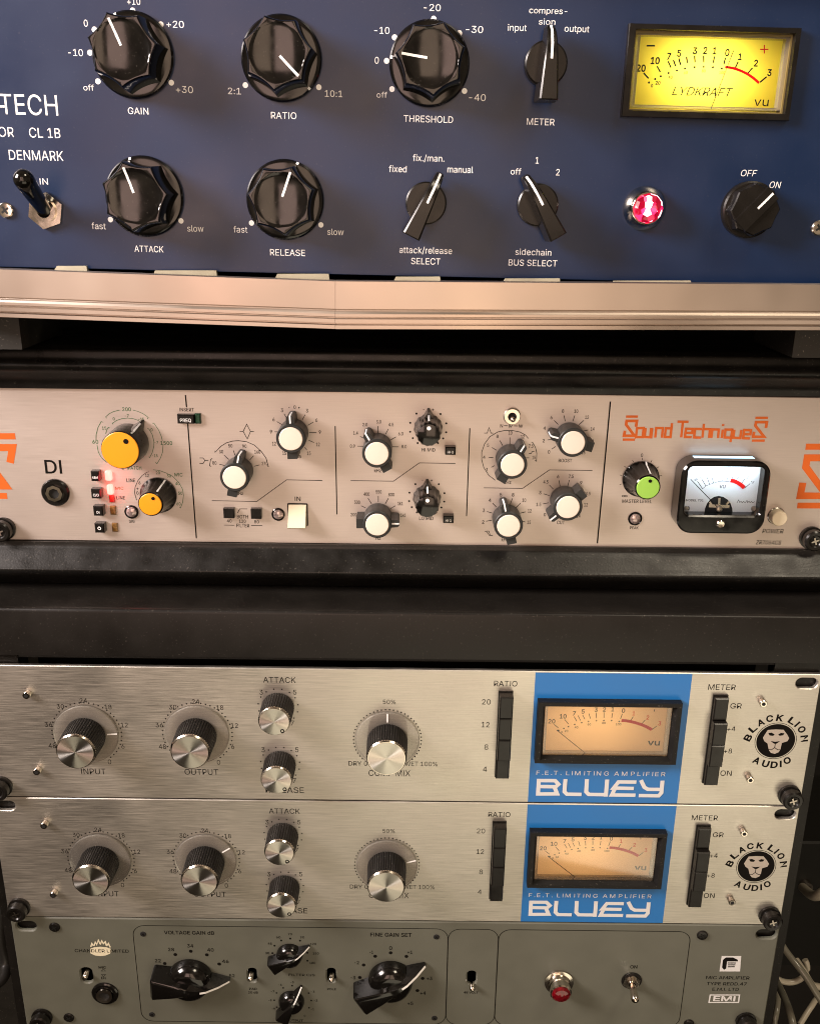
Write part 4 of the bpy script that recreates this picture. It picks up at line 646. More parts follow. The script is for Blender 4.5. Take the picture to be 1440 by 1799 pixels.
# ================================================================== case that holds the blue compressor: aluminium edge rails, pads, feet
zc = EYE.z
case = bpy.data.objects.new('rack_case', None); COL.objects.link(case); case.location = (0, .458, zc - .06)
tag(case, 'upper rack case edged with a worn aluminium rail, holding the blue compressor', 'rack case')
def rail(pa, pb, pa2, pb2, nm):                  # top edge seen from pa to pb, bottom edge from pa2 to pb2
    Y = .456
    a, b_, c_, d_ = at(*pa, Y), at(*pb, Y), at(*pa2, Y), at(*pb2, Y)
    mb = MB(); prof = [(0, .006), (0, .0008), (.012, 0), (.575, 0), (.60, .0006), (.615, .0005), (.635, 0), (.68, -.0005), (.735, -.0005), (.75, .0002), (.765, .0002), (.785, -.0010), (.86, -.0010), (.872, .0016), (.905, .0016), (.915, -.0006), (.99, -.0006), (1, 0), (1, .010)]
    vs = []
    for T, B in ((a, c_), (b_, d_)):
        for u, dy in prof:
            p = T.lerp(B, u); vs.append((p.x, p.y + dy, p.z))
    n = len(prof); mb.add(vs, [(i, i + 1, n + i + 1, n + i) for i in range(n - 1)] + [tuple(range(n)), tuple(range(n, 2 * n))[::-1]])
    o = mb.build('edge_rail', 'aluminium', None, sharp=20); o.parent = case; o.matrix_parent_inverse = Matrix.Translation(case.location).inverted(); return o
rail((-130, 467.3), (588.6, 493), (-130, 552.5), (588.6, 578), 'l'); rail((589.2, 493), (1600, 500), (589.2, 578.3), (1600, 580.5), 'r')
def w_at(o): o.parent = case; o.matrix_parent_inverse = Matrix.Translation(case.location).inverted(); return o
zb = at(720, 578, .462).z
w_at(MB().box(-.262, .262, .4660, .80, zb + .003, zb + .0195).build('case_floor', 'matt_black'))
w_at(MB().box(-.262, .262, .4640, .80, zb + .158, zb + .172).build('case_top', 'matt_black'))
for s in (-1, 1): w_at(MB().box(s * .262 - .006, s * .262 + .006, .460, .80, zb + .003, zb + .172).build('case_side', 'matt_black'))
for xa, xb, ya, yb in ((85, 156, 467, 474), (258, 384, 475, 489), (472, 581, 481, 495), (680, 776, 486, 497), (872, 986, 489, 499), (1063, 1216, 493, 500)):
    a, b_ = at(xa, yb + 2, .463), at(xb, yb + 2, .463); h = at(xa, ya, .463).z - a.z
    mb = MB(); n = .0042
    mb.add([(a.x, .4620, a.z - .004), (b_.x, .4620, b_.z - .004), (b_.x, .4655, b_.z - .004), (a.x, .4655, a.z - .004), (a.x + n, .4630, a.z + h), (b_.x - .001, .4630, b_.z + h), (b_.x - .001, .4650, b_.z + h), (a.x + n, .4650, a.z + h)], [(0, 1, 2, 3), (4, 5, 6, 7), (0, 1, 5, 4), (1, 2, 6, 5), (2, 3, 7, 6), (3, 0, 4, 7)])
    w_at(mb.build('pad', 'olive_pad'))
zt2 = at(720, 611, .500).z                       # top of the moulded case below
for a, s in ((at(35, 580, .478).x, -1), (at(1396, 590, .478).x, 1)):
    mb = MB(); xs = sorted((a, a + s * .07)); mb.bevel_box(xs[0], xs[1], -.535, -.478, zt2 + .0004, zb + .0029, .001)
    mb.v = [(v[0], -v[1], v[2]) for v in mb.v]; w_at(mb.build('foot', 'rubber'))

# ================================================================== black moulded case around the silver channel strip
mc = bpy.data.objects.new('moulded_case', None); COL.objects.link(mc); mc.location = (0, .49, zc - .215)
tag(mc, 'black moulded plastic case with ridged lips framing the silver channel strip', 'rack case')
def extrude(prof, x0, x1, name, m, parent, sharp=35):   # prof: closed (Y, Z) outline
    n = len(prof); vs = [(x0, y, z) for y, z in prof] + [(x1, y, z) for y, z in prof]
    o = MB().add(vs, [(i, (i + 1) % n, n + (i + 1) % n, n + i) for i in range(n)] + [tuple(range(n))[::-1], tuple(range(n, 2 * n))]).build(name, m, None, sharp=sharp)
    o.parent = parent; o.matrix_parent_inverse = Matrix.Translation(parent.location).inverted()
    bm = __import__('bmesh').new(); bm.from_mesh(o.data); __import__('bmesh').ops.recalc_face_normals(bm, faces=bm.faces); bm.to_mesh(o.data); bm.free(); return o
Z = lambda y, Y: at(720, y, Y).z
def smooth(P, k=4):                              # rounds an open profile (Catmull-Rom)
    o = []
    for i in range(len(P) - 1):
        p0, p1, p2, p3 = P[max(i - 1, 0)], P[i], P[i + 1], P[min(i + 2, len(P) - 1)]
        for j in range(k):
            t_ = j / k; o.append(tuple(.5 * (2 * b + (c - a) * t_ + (2 * a - 5 * b + 4 * c - d) * t_ * t_ + (3 * b - a - 3 * c + d) * t_ ** 3) for a, b, c, d in zip(p0, p1, p2, p3)))
    return o + [P[-1]]
top = smooth([(.520, zt2), (.502, zt2 - .0002), (.4965, zt2 - .0015), (.4945, Z(622, .4945)), (.4935, Z(636, .4935)), (.4915, Z(643, .4915)), (.4905, Z(650, .4905)), (.4920, Z(658, .4920)), (.4965, Z(666, .4965)), (.5000, Z(676, .5)), (.5010, Z(689, .501))])
extrude(top + [(.5065, top[-1][1]), (.5065, top[-1][1] + .004), (.520, top[-1][1] + .004)], -.285, .285, 'upper_lip', 'case_plastic', mc, 50)
zl = zc - .2156                                  # top of the lower rack
low = smooth([(.5010, Z(958.5, .501)), (.5005, Z(966, .5005)), (.4985, Z(975, .4985)), (.4955, Z(989, .4955)), (.4925, Z(1003, .4925)), (.4915, Z(1009, .4915)), (.4935, Z(1016, .4935)), (.4985, Z(1022, .4985)), (.5030, Z(1028, .503)), (.5045, zl + .0006)])
extrude(low + [(.520, zl + .0006), (.520, low[0][1] - .003), (.5065, low[0][1] - .003), (.5065, low[0][1])], -.285, .285, 'lower_lip', 'case_plastic', mc, 50)
def w_mc(o): o.parent = mc; o.matrix_parent_inverse = Matrix.Translation(mc.location).inverted(); return o
w_mc(MB().box(-.285, .285, .5202, .86, zt2 - .006, zt2).build('case_top', 'case_plastic')); w_mc(MB().box(-.285, .285, .5202, .86, zl + .0006, zl + .0065).build('case_floor', 'case_plastic'))
for s in (-1, 1): w_mc(MB().box(s * .285 - .008, s * .285 + .008, .495, .86, zl + .0006, zt2 - .001).build('case_side', 'case_plastic'))

# ================================================================== B: silver channel strip
B = Unit('channel_strip', (720, 823), .503, roll=.1)
B.bold = .014
tag(B.o, 'silver channel strip with cream, yellow and green capped knobs and orange lettering', 'equaliser')
d6, d7, d8, d9, d10, dz6 = CR(0, 660, 4), CR(300, 660, 4.5), CR(580, 660, 1440 / 260), CR(800, 660, 1440 / 280), CR(1040, 660, 3.6), CR(120, 690, 1440 / 220)
bx = B.P((722, 823))[0]; bx0, bx1 = bx - .2413, bx + .2413; by1 = B.P((720, 689))[1]; by0 = B.P((720, 957))[1]
bp = plate([(bx0, by0), (bx1, by0), (bx1, by1), (bx0, by1)], [], -.003, 0, .0004).build('front_panel', 'silver_panel', B.o)
chassis(B, bx0 + .02, bx1 - .02, by0 + .003, by1 - .003)
LW = .00036
def pl(U, mb, c, L, w=LW, **k): mb.stroke(U.pts(c, L), w, .00006, **k)
# dividing lines
b = MB()
pl(B, b, d6, [(1303, 135), (1311, 222)], .0007); pl(B, b, d6, [(1319, 335), (1380, 1143)], .0007)
pl(B, b, d8, [(48, 490), (65, 1350)], .0006); pl(B, b, d8, [(1357, 510), (1325, 1367)], .0006); pl(B, b, d9, [(1398, 232), (1280, 1515)], .0008)
pl(B, b, d7, [(325, 988), (680, 994), (915, 823), (1197, 828)]); pl(B, b, d8, [(198, 1021), (615, 1026), (867, 848), (1217, 853)]); pl(B, b, d9, [(255, 1013), (605, 1018), (848, 851), (1235, 855)])
b.build('dividing_lines', 'black_print', bp, sharp=None)
# orange lettering
def s_logo(U, mb, c, x0, y0, x1, y1, x2=None):   # mark made of two bars and a folded S, in crop pixels
    sl = (y1 - y0) * .09
    g = lambda u, v: (x0 + (x1 - x0) * u + sl * (1 - v) * 0 + (1 - v) * 0, y0 + (y1 - y0) * v)
    w = U.len(c, (y1 - y0)) * .098
    sk = lambda u, v: (x0 + (x1 - x0) * (u * .84 + .16 * (1 - v)), y0 + (y1 - y0) * v)
    for L in ([sk(.08, .05), sk(1.0, .05)], [sk(0, .95), sk(.93, .95)]): mb.stroke(U.pts(c, L), w * .95, .00006)
    mb.stroke(U.pts(c, [sk(.92, .45), sk(.95, .22), sk(.16, .22), sk(.14, .36), sk(.86, .80), sk(.06, .80), sk(.10, .60)]), w * 1.1, .00007)
b = MB(); s_logo(B, b, d10, 192, 250, 290, 412); s_logo(B, b, d10, 1008, 258, 1112, 418); w_ = B.len(d10, 15)
T_ = [[(282, 385), (276, 388), (283, 332), (325, 330), (318, 388), (279, 388)],
      [(337, 330), (331, 387), (372, 389), (379, 330)], [(372, 330), (366, 391)],
      [(398, 391), (404, 331), (446, 331), (440, 392)],
      [(504, 300), (494, 388), (458, 387), (465, 332), (506, 333)],
      [(538, 290), (608, 291)], [(573, 291), (562, 390)],
      [(628, 388), (585, 387), (592, 335), (634, 336), (631, 362), (590, 361)],
      [(686, 391), (643, 390), (650, 336), (692, 337)],
      [(706, 304), (696, 392)], [(702, 337), (744, 338), (738, 393)],
      [(752, 393), (759, 339), (800, 340), (794, 394)],
      [(825, 340), (818, 394)], [(828, 306), (826, 318)],
      [(884, 341), (842, 340), (836, 390), (878, 391)], [(886, 333), (873, 420)],
      [(898, 341), (891, 392), (935, 394), (942, 342)],
      [(996, 396), (953, 395), (960, 343), (1003, 344), (999, 370), (957, 369)]]
for i, L in enumerate(T_): b.stroke(B.pts(d10, L), w_, .00006 + .00005 * (i % 3))
b.build('lettering', 'orange_print', bp, sharp=None)
b = MB(); s_logo(B, b, CR(0, 660, 4), -172, 402, 110, 868); b.build('lettering', 'orange_print', bp, sharp=None)
b = MB(); s_logo(B, b, CR(1040, 660, 3.6), 1294, 428, 1545, 842); b.build('lettering', 'orange_print', bp, sharp=None)
# green scales round the yellow knobs (dz6 crop)
b = MB()
for L in ([(440, 292), (430, 275), (470, 240), (520, 215), (590, 198)], [(742, 198), (800, 213), (860, 240), (920, 282), (908, 300)], [(403, 340), (378, 330), (340, 400), (320, 480), (318, 545)], [(330, 600), (345, 680), (380, 745), (440, 800)],
          [(515, 362), (505, 350), (560, 315), (620, 296), (680, 290), (740, 295), (800, 315), (852, 348)], [(475, 405), (460, 395), (440, 430), (430, 470)], [(910, 405), (930, 420), (965, 480), (985, 560), (985, 610), (965, 690), (935, 745), (925, 735)], [(968, 350), (985, 350), (1040, 430), (1070, 500), (1082, 550)], [(1090, 600), (1085, 680), (1060, 750), (1020, 815), (1000, 800)]): pl(B, b, dz6, L, .0003)
B.text(b, dz6, [('200', 670, 188, 42, 100), ('-7', 672, 264, 34), ('0', 522, 298, 34), ('-15', 838, 303, 34, 66), ('15', 412, 405, 34, 50), ('60', 310, 563, 42, 68), ('0', 958, 424, 34), ('-7', 1012, 572, 32), ('1500', 1128, 577, 42, 135), ('-15', 995, 722, 34, 66), ('Z-MATCH', 728, 862, 40, 225)])
b.build('knob_scale', 'green_print', bp, sharp=None)
b = MB(); pl(B, b, dz6, [(975, 885), (1040, 892), (1120, 920), (1200, 960), (1270, 1030), (1315, 1110), (1325, 1180), (1315, 1260), (1290, 1325), (1278, 1312)], .0003)
B.text(b, dz6, [('20', 1030, 920, 34, 48), ('30', 1157, 955, 34, 48), ('40', 1255, 1045, 34, 48), ('50', 1288, 1155, 34, 48), ('60', 1268, 1277, 34, 48), ('MIC', 1268, 942, 40, 92), ('MIC', 588, 1098, 34, 92)]); b.build('knob_scale', 'green_print', bp, sharp=None)
b = MB(); pl(B, b, dz6, [(930, 908), (905, 912), (850, 950), (800, 1010), (768, 1085), (762, 1150), (785, 1235)], .0003)
B.text(b, dz6, [('12', 905, 950, 36, 42), ('6', 818, 1035, 36), ('+', 795, 1098, 34, 26), ('0', 795, 1152, 36), ('LINE', 718, 1006, 40, 100), ('LINE', 602, 1206, 38, 98), ('SIG', 730, 1478, 32, 64)])
B.text(b, d6, [('INSERT', 1312, 238, 24, 100), ('DI', 374, 640, 92, 118)]); b.build('knob_scale', 'black_print', bp, sharp=None)
nose_knob(B, d6(908, 470), 55, 'large yellow capped knob'); skirt_knob(B, dz6(1040, 1172), 63, 'yellow_cap', label='small yellow capped knob')
# section with the diamond
b = MB()
for L in ([(350, 592), (350, 605), (395, 558), (440, 530), (490, 516), (535, 513), (600, 522), (660, 548), (715, 598), (752, 650), (772, 718), (762, 712)], [(545, 440), (572, 440)], [(630, 440), (657, 440)], [(228, 650), (255, 650), (270, 670), (255, 693), (228, 693)], [(270, 670), (298, 672)], [(328, 653), (315, 663), (307, 712), (320, 717)], [(420, 1181), (504, 1182)], [(635, 1184), (723, 1185)], [(528, 1085), (545, 1053), (605, 1053)],
          [(495, 590), (508, 630)], [(655, 632), (625, 665)], [(702, 705), (658, 716)], [(385, 700), (427, 710)], [(422, 628), (458, 662)]): pl(B, b, d7, L)
b.stroke(B.pts(d7, [(600, 383), (630, 440), (605, 500), (572, 440)]), LW, .00006, True)
B.text(b, d7, [('80', 345, 689, 26, 33), ('30', 398, 600, 26, 33), ('50', 471, 554, 26, 33), ('90', 582, 557, 26, 33), ('160', 684, 602, 26, 46), ('270', 742, 694, 26, 46), ('Hz', 553, 930, 24, 38), ('40', 462, 1148, 24, 38), ('BOTH', 567, 1115, 27, 88), ('120', 566, 1150, 24, 54), ('80', 678, 1155, 24, 38), ('FILTER', 570, 1185, 27, 102), ('IN', 1003, 973, 33, 46)]); b.build('knob_scale', 'black_print', bp, sharp=None)
b = MB()
for L in ([(895, 300), (922, 345)], [(838, 362), (880, 387)], [(820, 443), (853, 444)], [(1062, 307), (1040, 348)], [(1125, 367), (1083, 392)], [(1097, 450), (1152, 450)], [(1090, 510), (1132, 528)], [(1058, 566), (1076, 588)], [(940, 252), (930, 252)], [(1007, 252), (1020, 252)], [(1013, 246), (1013, 259)]): pl(B, b, d7, L)
B.text(b, d7, [('0', 979, 248, 26), ('3', 879, 273, 28), ('6', 812, 345, 28), ('9', 792, 442, 28), ('12', 816, 537, 28, 30), ('15', 897, 612, 28, 30), ('3', 1077, 276, 28), ('6', 1151, 350, 28), ('9', 1178, 446, 28), ('12', 1163, 543, 28, 30), ('15', 1091, 613, 28, 30), ('dB', 1012, 640, 22, 36)]); b.build('knob_scale', 'black_print', bp, sharp=None)
b = MB()
for L in ([(464, 490), (464, 556)], [(565, 518), (537, 570)], [(640, 594), (585, 626)], [(605, 691), (665, 692)], [(265, 685), (320, 686)], [(290, 590), (335, 612)]): pl(B, b, d8, L)
B.text(b, d8, [('0.9', 217, 685, 32, 50), ('1.4', 247, 557, 32, 46), ('2.0', 338, 475, 32, 48), ('3.0', 472, 448, 32, 48), ('4.5', 591, 475, 32, 50), ('6.0', 686, 564, 32, 48), ('8.0', 718, 689, 32, 50), ('kHz', 462, 923, 32, 68)]); b.build('knob_scale', 'black_print', bp, sharp=None)
b = MB()
for L in ([(467, 1170), (467, 1230)], [(367, 1192), (402, 1247)], [(300, 1265), (345, 1287)], [(565, 1193), (535, 1247)], [(635, 1265), (585, 1293)]): pl(B, b, d8, L)
B.text(b, d8, [('200', 228, 1352, 32, 58), ('300', 261, 1231, 32, 56), ('400', 353, 1152, 32, 56), ('550', 471, 1130, 32, 56), ('800', 594, 1157, 32, 58), ('1k1', 681, 1243, 32, 50), ('1k6', 708, 1357, 32, 50), ('Hz', 466, 1580, 30, 48)]); b.build('knob_scale', 'black_print', bp, sharp=None)
for dd, tx in (([(838, 368), (1072, 372), (778, 458), (1128, 463), (777, 545), (1127, 550), (803, 607), (1098, 610), (850, 655), (1048, 655), (957, 325)], [('-', 909, 326, 30), ('+', 999, 327, 34), ('HI MID', 955, 721, 32, 132)]), ([(828, 1055), (1055, 1055), (770, 1138), (1110, 1143), (767, 1220), (1108, 1225), (793, 1279), (1080, 1282), (842, 1330), (1030, 1332), (943, 1014)], [('-', 897, 1014, 30), ('+', 985, 1015, 34), ('LO MID', 934, 1388, 32, 138)])):
    b = MB(); dots(b, B, d8, dd, .00056); B.text(b, d8, tx); b.build('knob_scale', 'black_print', bp, sharp=None)
b = MB()
for L in ([(490, 557), (490, 616)], [(400, 585), (425, 632)], [(328, 648), (370, 673)], [(300, 738), (340, 739)], [(322, 828), (352, 812)], [(645, 652), (617, 667)], [(617, 742), (665, 742)], [(258, 518), (285, 518), (302, 468), (320, 518), (340, 518)], [(660, 705), (682, 702), (692, 685), (712, 682)], [(437, 451), (473, 452)], [(527, 453), (562, 454)],
          [(360, 945), (300, 900), (255, 830), (236, 760), (236, 690), (262, 615), (310, 550), (380, 508), (440, 495), (510, 494), (580, 508), (630, 535), (658, 565), (645, 560)], [(685, 600), (697, 603), (722, 650), (733, 700), (730, 772), (716, 765)]): pl(B, b, d9, L)
B.text(b, d9, [('3', 281, 848, 28), ('4', 258, 736, 28), ('5', 293, 628, 28), ('8', 378, 547, 28), ('10', 495, 516, 30, 34), ('12', 606, 550, 30, 32), ('7.5', 681, 636, 30, 42), ('15', 707, 739, 30, 30), ('kHz', 470, 962, 30, 64), ('N', 415, 452, 30, 24), ('M', 499, 453, 30, 34), ('W', 588, 455, 30, 38)]); b.build('knob_scale', 'black_print', bp, sharp=None)
b = MB()
for L in ([(978, 358), (990, 411)], [(1076, 358), (1058, 411)], [(890, 403), (928, 440)], [(1158, 403), (1113, 443)], [(1197, 490), (1150, 500)], [(830, 580), (872, 574)], [(868, 663), (902, 639)]): pl(B, b, d9, L)
B.text(b, d9, [('0', 843, 688, 30), ('2', 795, 587, 30), ('4', 803, 474, 30), ('6', 865, 377, 30), ('8', 970, 318, 30), ('10', 1089, 320, 30, 36), ('12', 1186, 374, 30, 34), ('14', 1237, 481, 30, 34), ('16', 1232, 586, 28, 32), ('18', 1155, 696, 26, 32), ('BOOST', 990, 766, 30, 122)]); b.build('knob_scale', 'black_print', bp, sharp=None)
b = MB()
for L in ([(513, 1108), (493, 1163)], [(335, 1152), (370, 1188)], [(283, 1227), (330, 1241)], [(275, 1315), (327, 1306)], [(587, 1152), (545, 1193)], [(632, 1230), (582, 1243)], [(592, 1309), (628, 1322)], [(262, 1406), (278, 1406), (305, 1443), (335, 1443)], [(278, 1404), (300, 1404), (312, 1440)]): pl(B, b, d9, L)
B.text(b, d9, [('2', 249, 1322, 30), ('3', 254, 1217, 30), ('4', 310, 1125, 30), ('5', 409, 1075, 30), ('8', 519, 1076, 30), ('10', 619, 1125, 30, 34), ('12', 669, 1221, 30, 32), ('15', 663, 1324, 30, 32), ('kHz', 445, 1482, 28, 60)]); b.build('knob_scale', 'black_print', bp, sharp=None)
b = MB()
for L in ([(933, 945), (943, 996)], [(1027, 943), (1012, 999)], [(847, 988), (882, 1024)], [(795, 1067), (847, 1083)], [(790, 1158), (840, 1148)], [(1128, 1162), (1140, 1164)]): pl(B, b, d9, L)
B.text(b, d9, [('0', 806, 1256, 28), ('1.5', 750, 1163, 30, 44), ('3', 764, 1056, 30), ('4.5', 815, 959, 30, 46), ('6', 926, 910, 30), ('7.5', 1044, 909, 30, 44), ('9', 1134, 967, 30), ('10.5', 1190, 1065, 30, 56), ('12', 1177, 1166, 30, 34), ('14', 1110, 1268, 28, 34), ('CUT', 950, 1326, 30, 70)]); b.build('knob_scale', 'black_print', bp, sharp=None)
for c, p, a in ((d7, (975, 447), 92), (d7, (542, 745), 78), (d8, (463, 690), 120), (d8, (466, 1365), 1), (d9, (490, 740), 60), (d9, (1022, 545), 165), (d9, (978, 1113), 222), (d9, (456, 1278), 103)): wing_knob(B, c(*p), a)
mid_knob(B, d8(953, 507), 90); mid_knob(B, d8(940, 1188), 90)
# right-hand section
b = MB(); c0 = B.P(d10(305, 650))
for i in range(11):
    if i in (0,): continue
    a = R(225 - 27 * i); r0 = .0106; b.stroke([(c0[0] + r0 * math.cos(a), c0[1] + r0 * math.sin(a)), (c0[0] + (r0 + .0014) * math.cos(a), c0[1] + (r0 + .0014) * math.sin(a))], .0003, .00006)
B.text(b, d10, [('0', 314, 502, 20), ('MASTER LEVEL', 283, 794, 21, 187, {'bold': .008}), ('PEAK', 265, 962, 17, 54, {'bold': .01}), ('POWER', 1142, 983, 27, 134, {'shear': .15, 'bold': .006}), ('ZR7064CS', 1115, 1055, 25, 160, {'shear': .15, 'bold': .012})])
for cx in (196, 213): b.stroke([B.P(d10(cx + 8 * math.cos(R(30 * i)), 761 + 5 * math.sin(R(30 * i)))) for i in range(12)], .0003, .00006 + (.00001 if cx > 200 else 0), True)
b.build('knob_scale', 'black_print', bp, sharp=None)
skirt_knob(B, d10(305, 650), 80, 'green_cap', label='green capped knob')
# square push buttons, their windows, the lenses
def push(U, pts, h, txt=None, c=None, m='satin_black', name='push_button', th=0):
    x0, x1, y0, y1 = U.rect([c(*p) for p in pts], h); k = MB().bevel_box(x0, x1, y0, y1, .0001, h, .0005).build(name, m, U.o, sharp=20)
    if txt:
        t_ = MB()
        if txt == 'ring': t_.ring((x0 + x1) / 2, (y0 + y1) / 2, .0006, .0010, h, h + .00006, 16)
        else: t_.text(txt, (x0 + x1) / 2, (y0 + y1) / 2 - (y1 - y0) * .12, th * MM, None, h + .00006, bold=.014)
        t_.build('legend', 'white_print', k, sharp=None)
    return k
push(B, [(255, 905), (355, 905), (352, 1018), (262, 1018)], .0042, '48V', dz6, th=1.4); push(B, [(258, 1108), (368, 1110), (375, 1218), (265, 1218)], .0042, 'C/O', dz6, th=1.45)
push(B, [(282, 1305), (395, 1308), (398, 1417), (290, 1417)], .0046, 'DI', dz6, th=1.4); push(B, [(298, 1505), (412, 1508), (410, 1612), (305, 1612)], .0046, 'ring', dz6)
push(B, [(1243, 272), (1362, 274), (1364, 338), (1246, 338)], .0030, 'PREQ', d6, th=1.9)
def window(pts, c, m, h=.0009, label=None): 
    x0, x1, y0, y1 = B.rect([c(*p) for p in pts]); d = .0009 if m == 'led_red' else .0002; rr = lambda g: rrect(x0 + g, x1 - g, y0 + g, y1 - g, d * 1.2, 4); return MB().loft([(rr(0), .0001), (rr(0), h * .6), (rr(.0004), h * .9), (rr(.0008), h)]).build('indicator', m, B.o, sharp=20, label=label)
window([(1372, 260), (1414, 262), (1415, 333), (1374, 333)], d6, 'green_lens', .0022)
for pts in ([(425, 893), (505, 893), (508, 1005), (428, 1005)], [(448, 1050), (520, 1050), (522, 1165), (452, 1165)]): k = window(pts, dz6, 'led_red', .0016, 'lit red indicator'); glow(B, k, B.P(dz6(*pts[2])), .006, .0028)
window([(470, 1178), (532, 1178), (538, 1258), (475, 1258)], dz6, 'red_lens'); window([(480, 1295), (548, 1295), (555, 1400), (488, 1400)], dz6, 'brown_lens'); window([(502, 1492), (570, 1492), (575, 1595), (510, 1595)], dz6, 'brown_lens')
def lens(p, r):
    cc = B.P(p); k = MB().lathe([(r, .0001), (r, .0006), (r * .88, .0009), (r * .78, .0005)], 36, *cc).build('signal_lens', 'gloss_black', B.o)
    MB().lathe([(r * .76, .0004), (r * .72, .0010), (r * .45, .0016), (r * .1, .0018)], 24, *cc).build('jewel', 'pearl_lens', k); return k
lens(dz6(729, 1368), .0040); lens(d7(850, 1095), .0038); lens(d10(270, 903), .0040)
for pts in ([(414, 1052), (499, 1054), (500, 1130), (415, 1128)], [(630, 1056), (714, 1058), (716, 1136), (632, 1134)]): push(B, pts, .0035, None, d7)
for pts in ([(1118, 695), (1222, 697), (1218, 772), (1118, 772)], [(1100, 1365), (1202, 1367), (1198, 1437), (1098, 1437)]): push(B, pts, .0048, 'HI Q', d8, th=1.35)
# rocker
x0, x1, y0, y1 = B.rect([d7(p, q) for p, q in ((928, 1008), (1084, 1008), (1084, 1186), (920, 1186))])
k = plate(rrect(x0, x1, y0, y1, .0005, 2), [[(x0 + .0006, y0 + .0006), (x1 - .0006, y0 + .0006), (x1 - .0006, y1 - .0006), (x0 + .0006, y1 - .0006)]], .0001, .0006, .0001).build('rocker_switch', 'black_print', B.o)
MB().loft([([(x0 + .0007, y0 + .0007, .0002), (x1 - .0007, y0 + .0007, .0002), (x1 - .0007, y1 - .0007, .0002), (x0 + .0007, y1 - .0007, .0002)], 0), ([(x0 + .0007, y0 + .0010, .0080), (x1 - .0007, y0 + .0010, .0080), (x1 - .0007, y1 - .0007, .0009), (x0 + .0007, y1 - .0007, .0009)], 0), ([(x0 + .0009, y0 + .0016, .0085), (x1 - .0009, y0 + .0016, .0085), (x1 - .0009, y1 - .0012, .0014), (x0 + .0009, y1 - .0012, .0014)], 0)]).build('paddle', 'ivory', k, sharp=25)
# jack socket
cc = B.P(d6(393, 818)); k = MB().lathe([(.0079, .0001), (.0079, .0012), (.0072, .0020), (.0053, .0020), (.0051, .0012)], 48, *cc).build('jack_socket', 'satin_black', B.o)
b = MB(); b.ring(*cc, .0030, .0048, .0012, .0034, 8); b.build('nut', 'chrome', k, sharp=15); MB().disc(*cc, .0031, .00215).build('hole', 'black_hole', k, sharp=None)
# small toggle
cc = B.P(d9(508, 362)); k = MB().lathe([(.0047, .0001), (.0047, .0012), (.0040, .0016)], 40, *cc).build('toggle_switch', 'steel', B.o)
b = MB(); b.ring(*cc, .0024, .0042, .0014, .0026, 32); b.build('collar', 'chrome', k); MB().disc(*cc, .0025, .00165).build('socket', 'black_hole', k, sharp=None)
q = B.P(d9(519, 400), .0080); P_ = [(cc[0], cc[1], .0014), ((cc[0] + q[0]) / 2, (cc[1] + q[1]) / 2, .0047), (q[0], q[1], .0080), (q[0], q[1] - .0003, .0086)]; MB().tube(P_, [.0009, .0011, .0014, .0006], 14).build('lever', 'chrome', k, sharp=60)
# power button, rack screws
cc = B.P(d10(1160, 884)); k = MB().lathe([(.0050, .0001), (.0050, .0008), (.0046, .0012)], 40, *cc).build('power_button', 'steel', B.o); MB().lathe([(.0044, .0008), (.0044, .0058), (.0040, .0063), (.001, .0064)], 40, *cc).build('button_cap', 'ivory', k)
rack_screw(B, B.P((4, 931), .003)); rack_screw(B, B.P((1427, 947), .003))
# VU meter with the black case
def m_rect(pts, w): return B.rect([d10(*p) for p in pts], w)
hx0, hx1, hy0, hy1 = m_rect([(566, 535), (1134, 545), (1088, 1003), (536, 998)], .0135)
gx0, gx1, gy0, gy1 = m_rect([(606, 572), (1086, 578), (1062, 886), (580, 880)], .0125)
vm = plate(rrect(hx0, hx1, hy0, hy1, .0085, 8), [rrect(gx0, gx1, gy0, gy1, .0028, 5)], .0001, .0135, .0009).build('vu_meter', 'gloss_black', B.o, sharp=25)
dz = .0062
MB().box(gx0 - .0005, gx1 + .0005, gy0 - .0005, gy1 + .0002, dz - .0006, dz).build('dial', 'white_dial', vm)
MB().prism(rrect(gx0, gx1, gy0, gy1, .0027, 5), .0119, .0126).build('glass', 'glass', vm)
bw = (gx1 - gx0)
k = MB().box((hx0 + hx1) / 2 - .0165, (hx0 + hx1) / 2 + .0165, hy1 - .0006, hy1 + .00015, .0035, .0075).build('light_strip', 'ice_lamp' if 'ice_lamp' in MATS else (mat('ice_lamp', (.6, .8, .9), .3, emit=(.35, .72, 1), es=1.6) and 'ice_lamp'), vm)
bulb(B, vm, (gx0 + gx1) / 2, gy1 - .0004, .0105, bw * .9, .0022, .017, (.62, .82, 1), rx=R(-78))
b = MB(); L = lambda *p: B.pts(d10, p, dz)
for seg in ([(665, 667), (697, 715)], [(690, 650), (718, 697)], [(722, 632), (742, 688)], [(752, 622), (766, 679)], [(797, 608), (800, 668)], [(828, 606), (824, 667)], [(864, 610), (850, 668)], [(895, 618), (877, 672)], [(932, 632), (905, 668)], [(968, 650), (935, 690)], [(998, 682), (962, 712)]): b.stroke(B.pts(d10, seg, dz), .00032, dz + .00006)
b.stroke(L((697, 715), (718, 697), (742, 687), (770, 678), (800, 669), (825, 667), (850, 668), (872, 671)), .00025, dz + .00007)
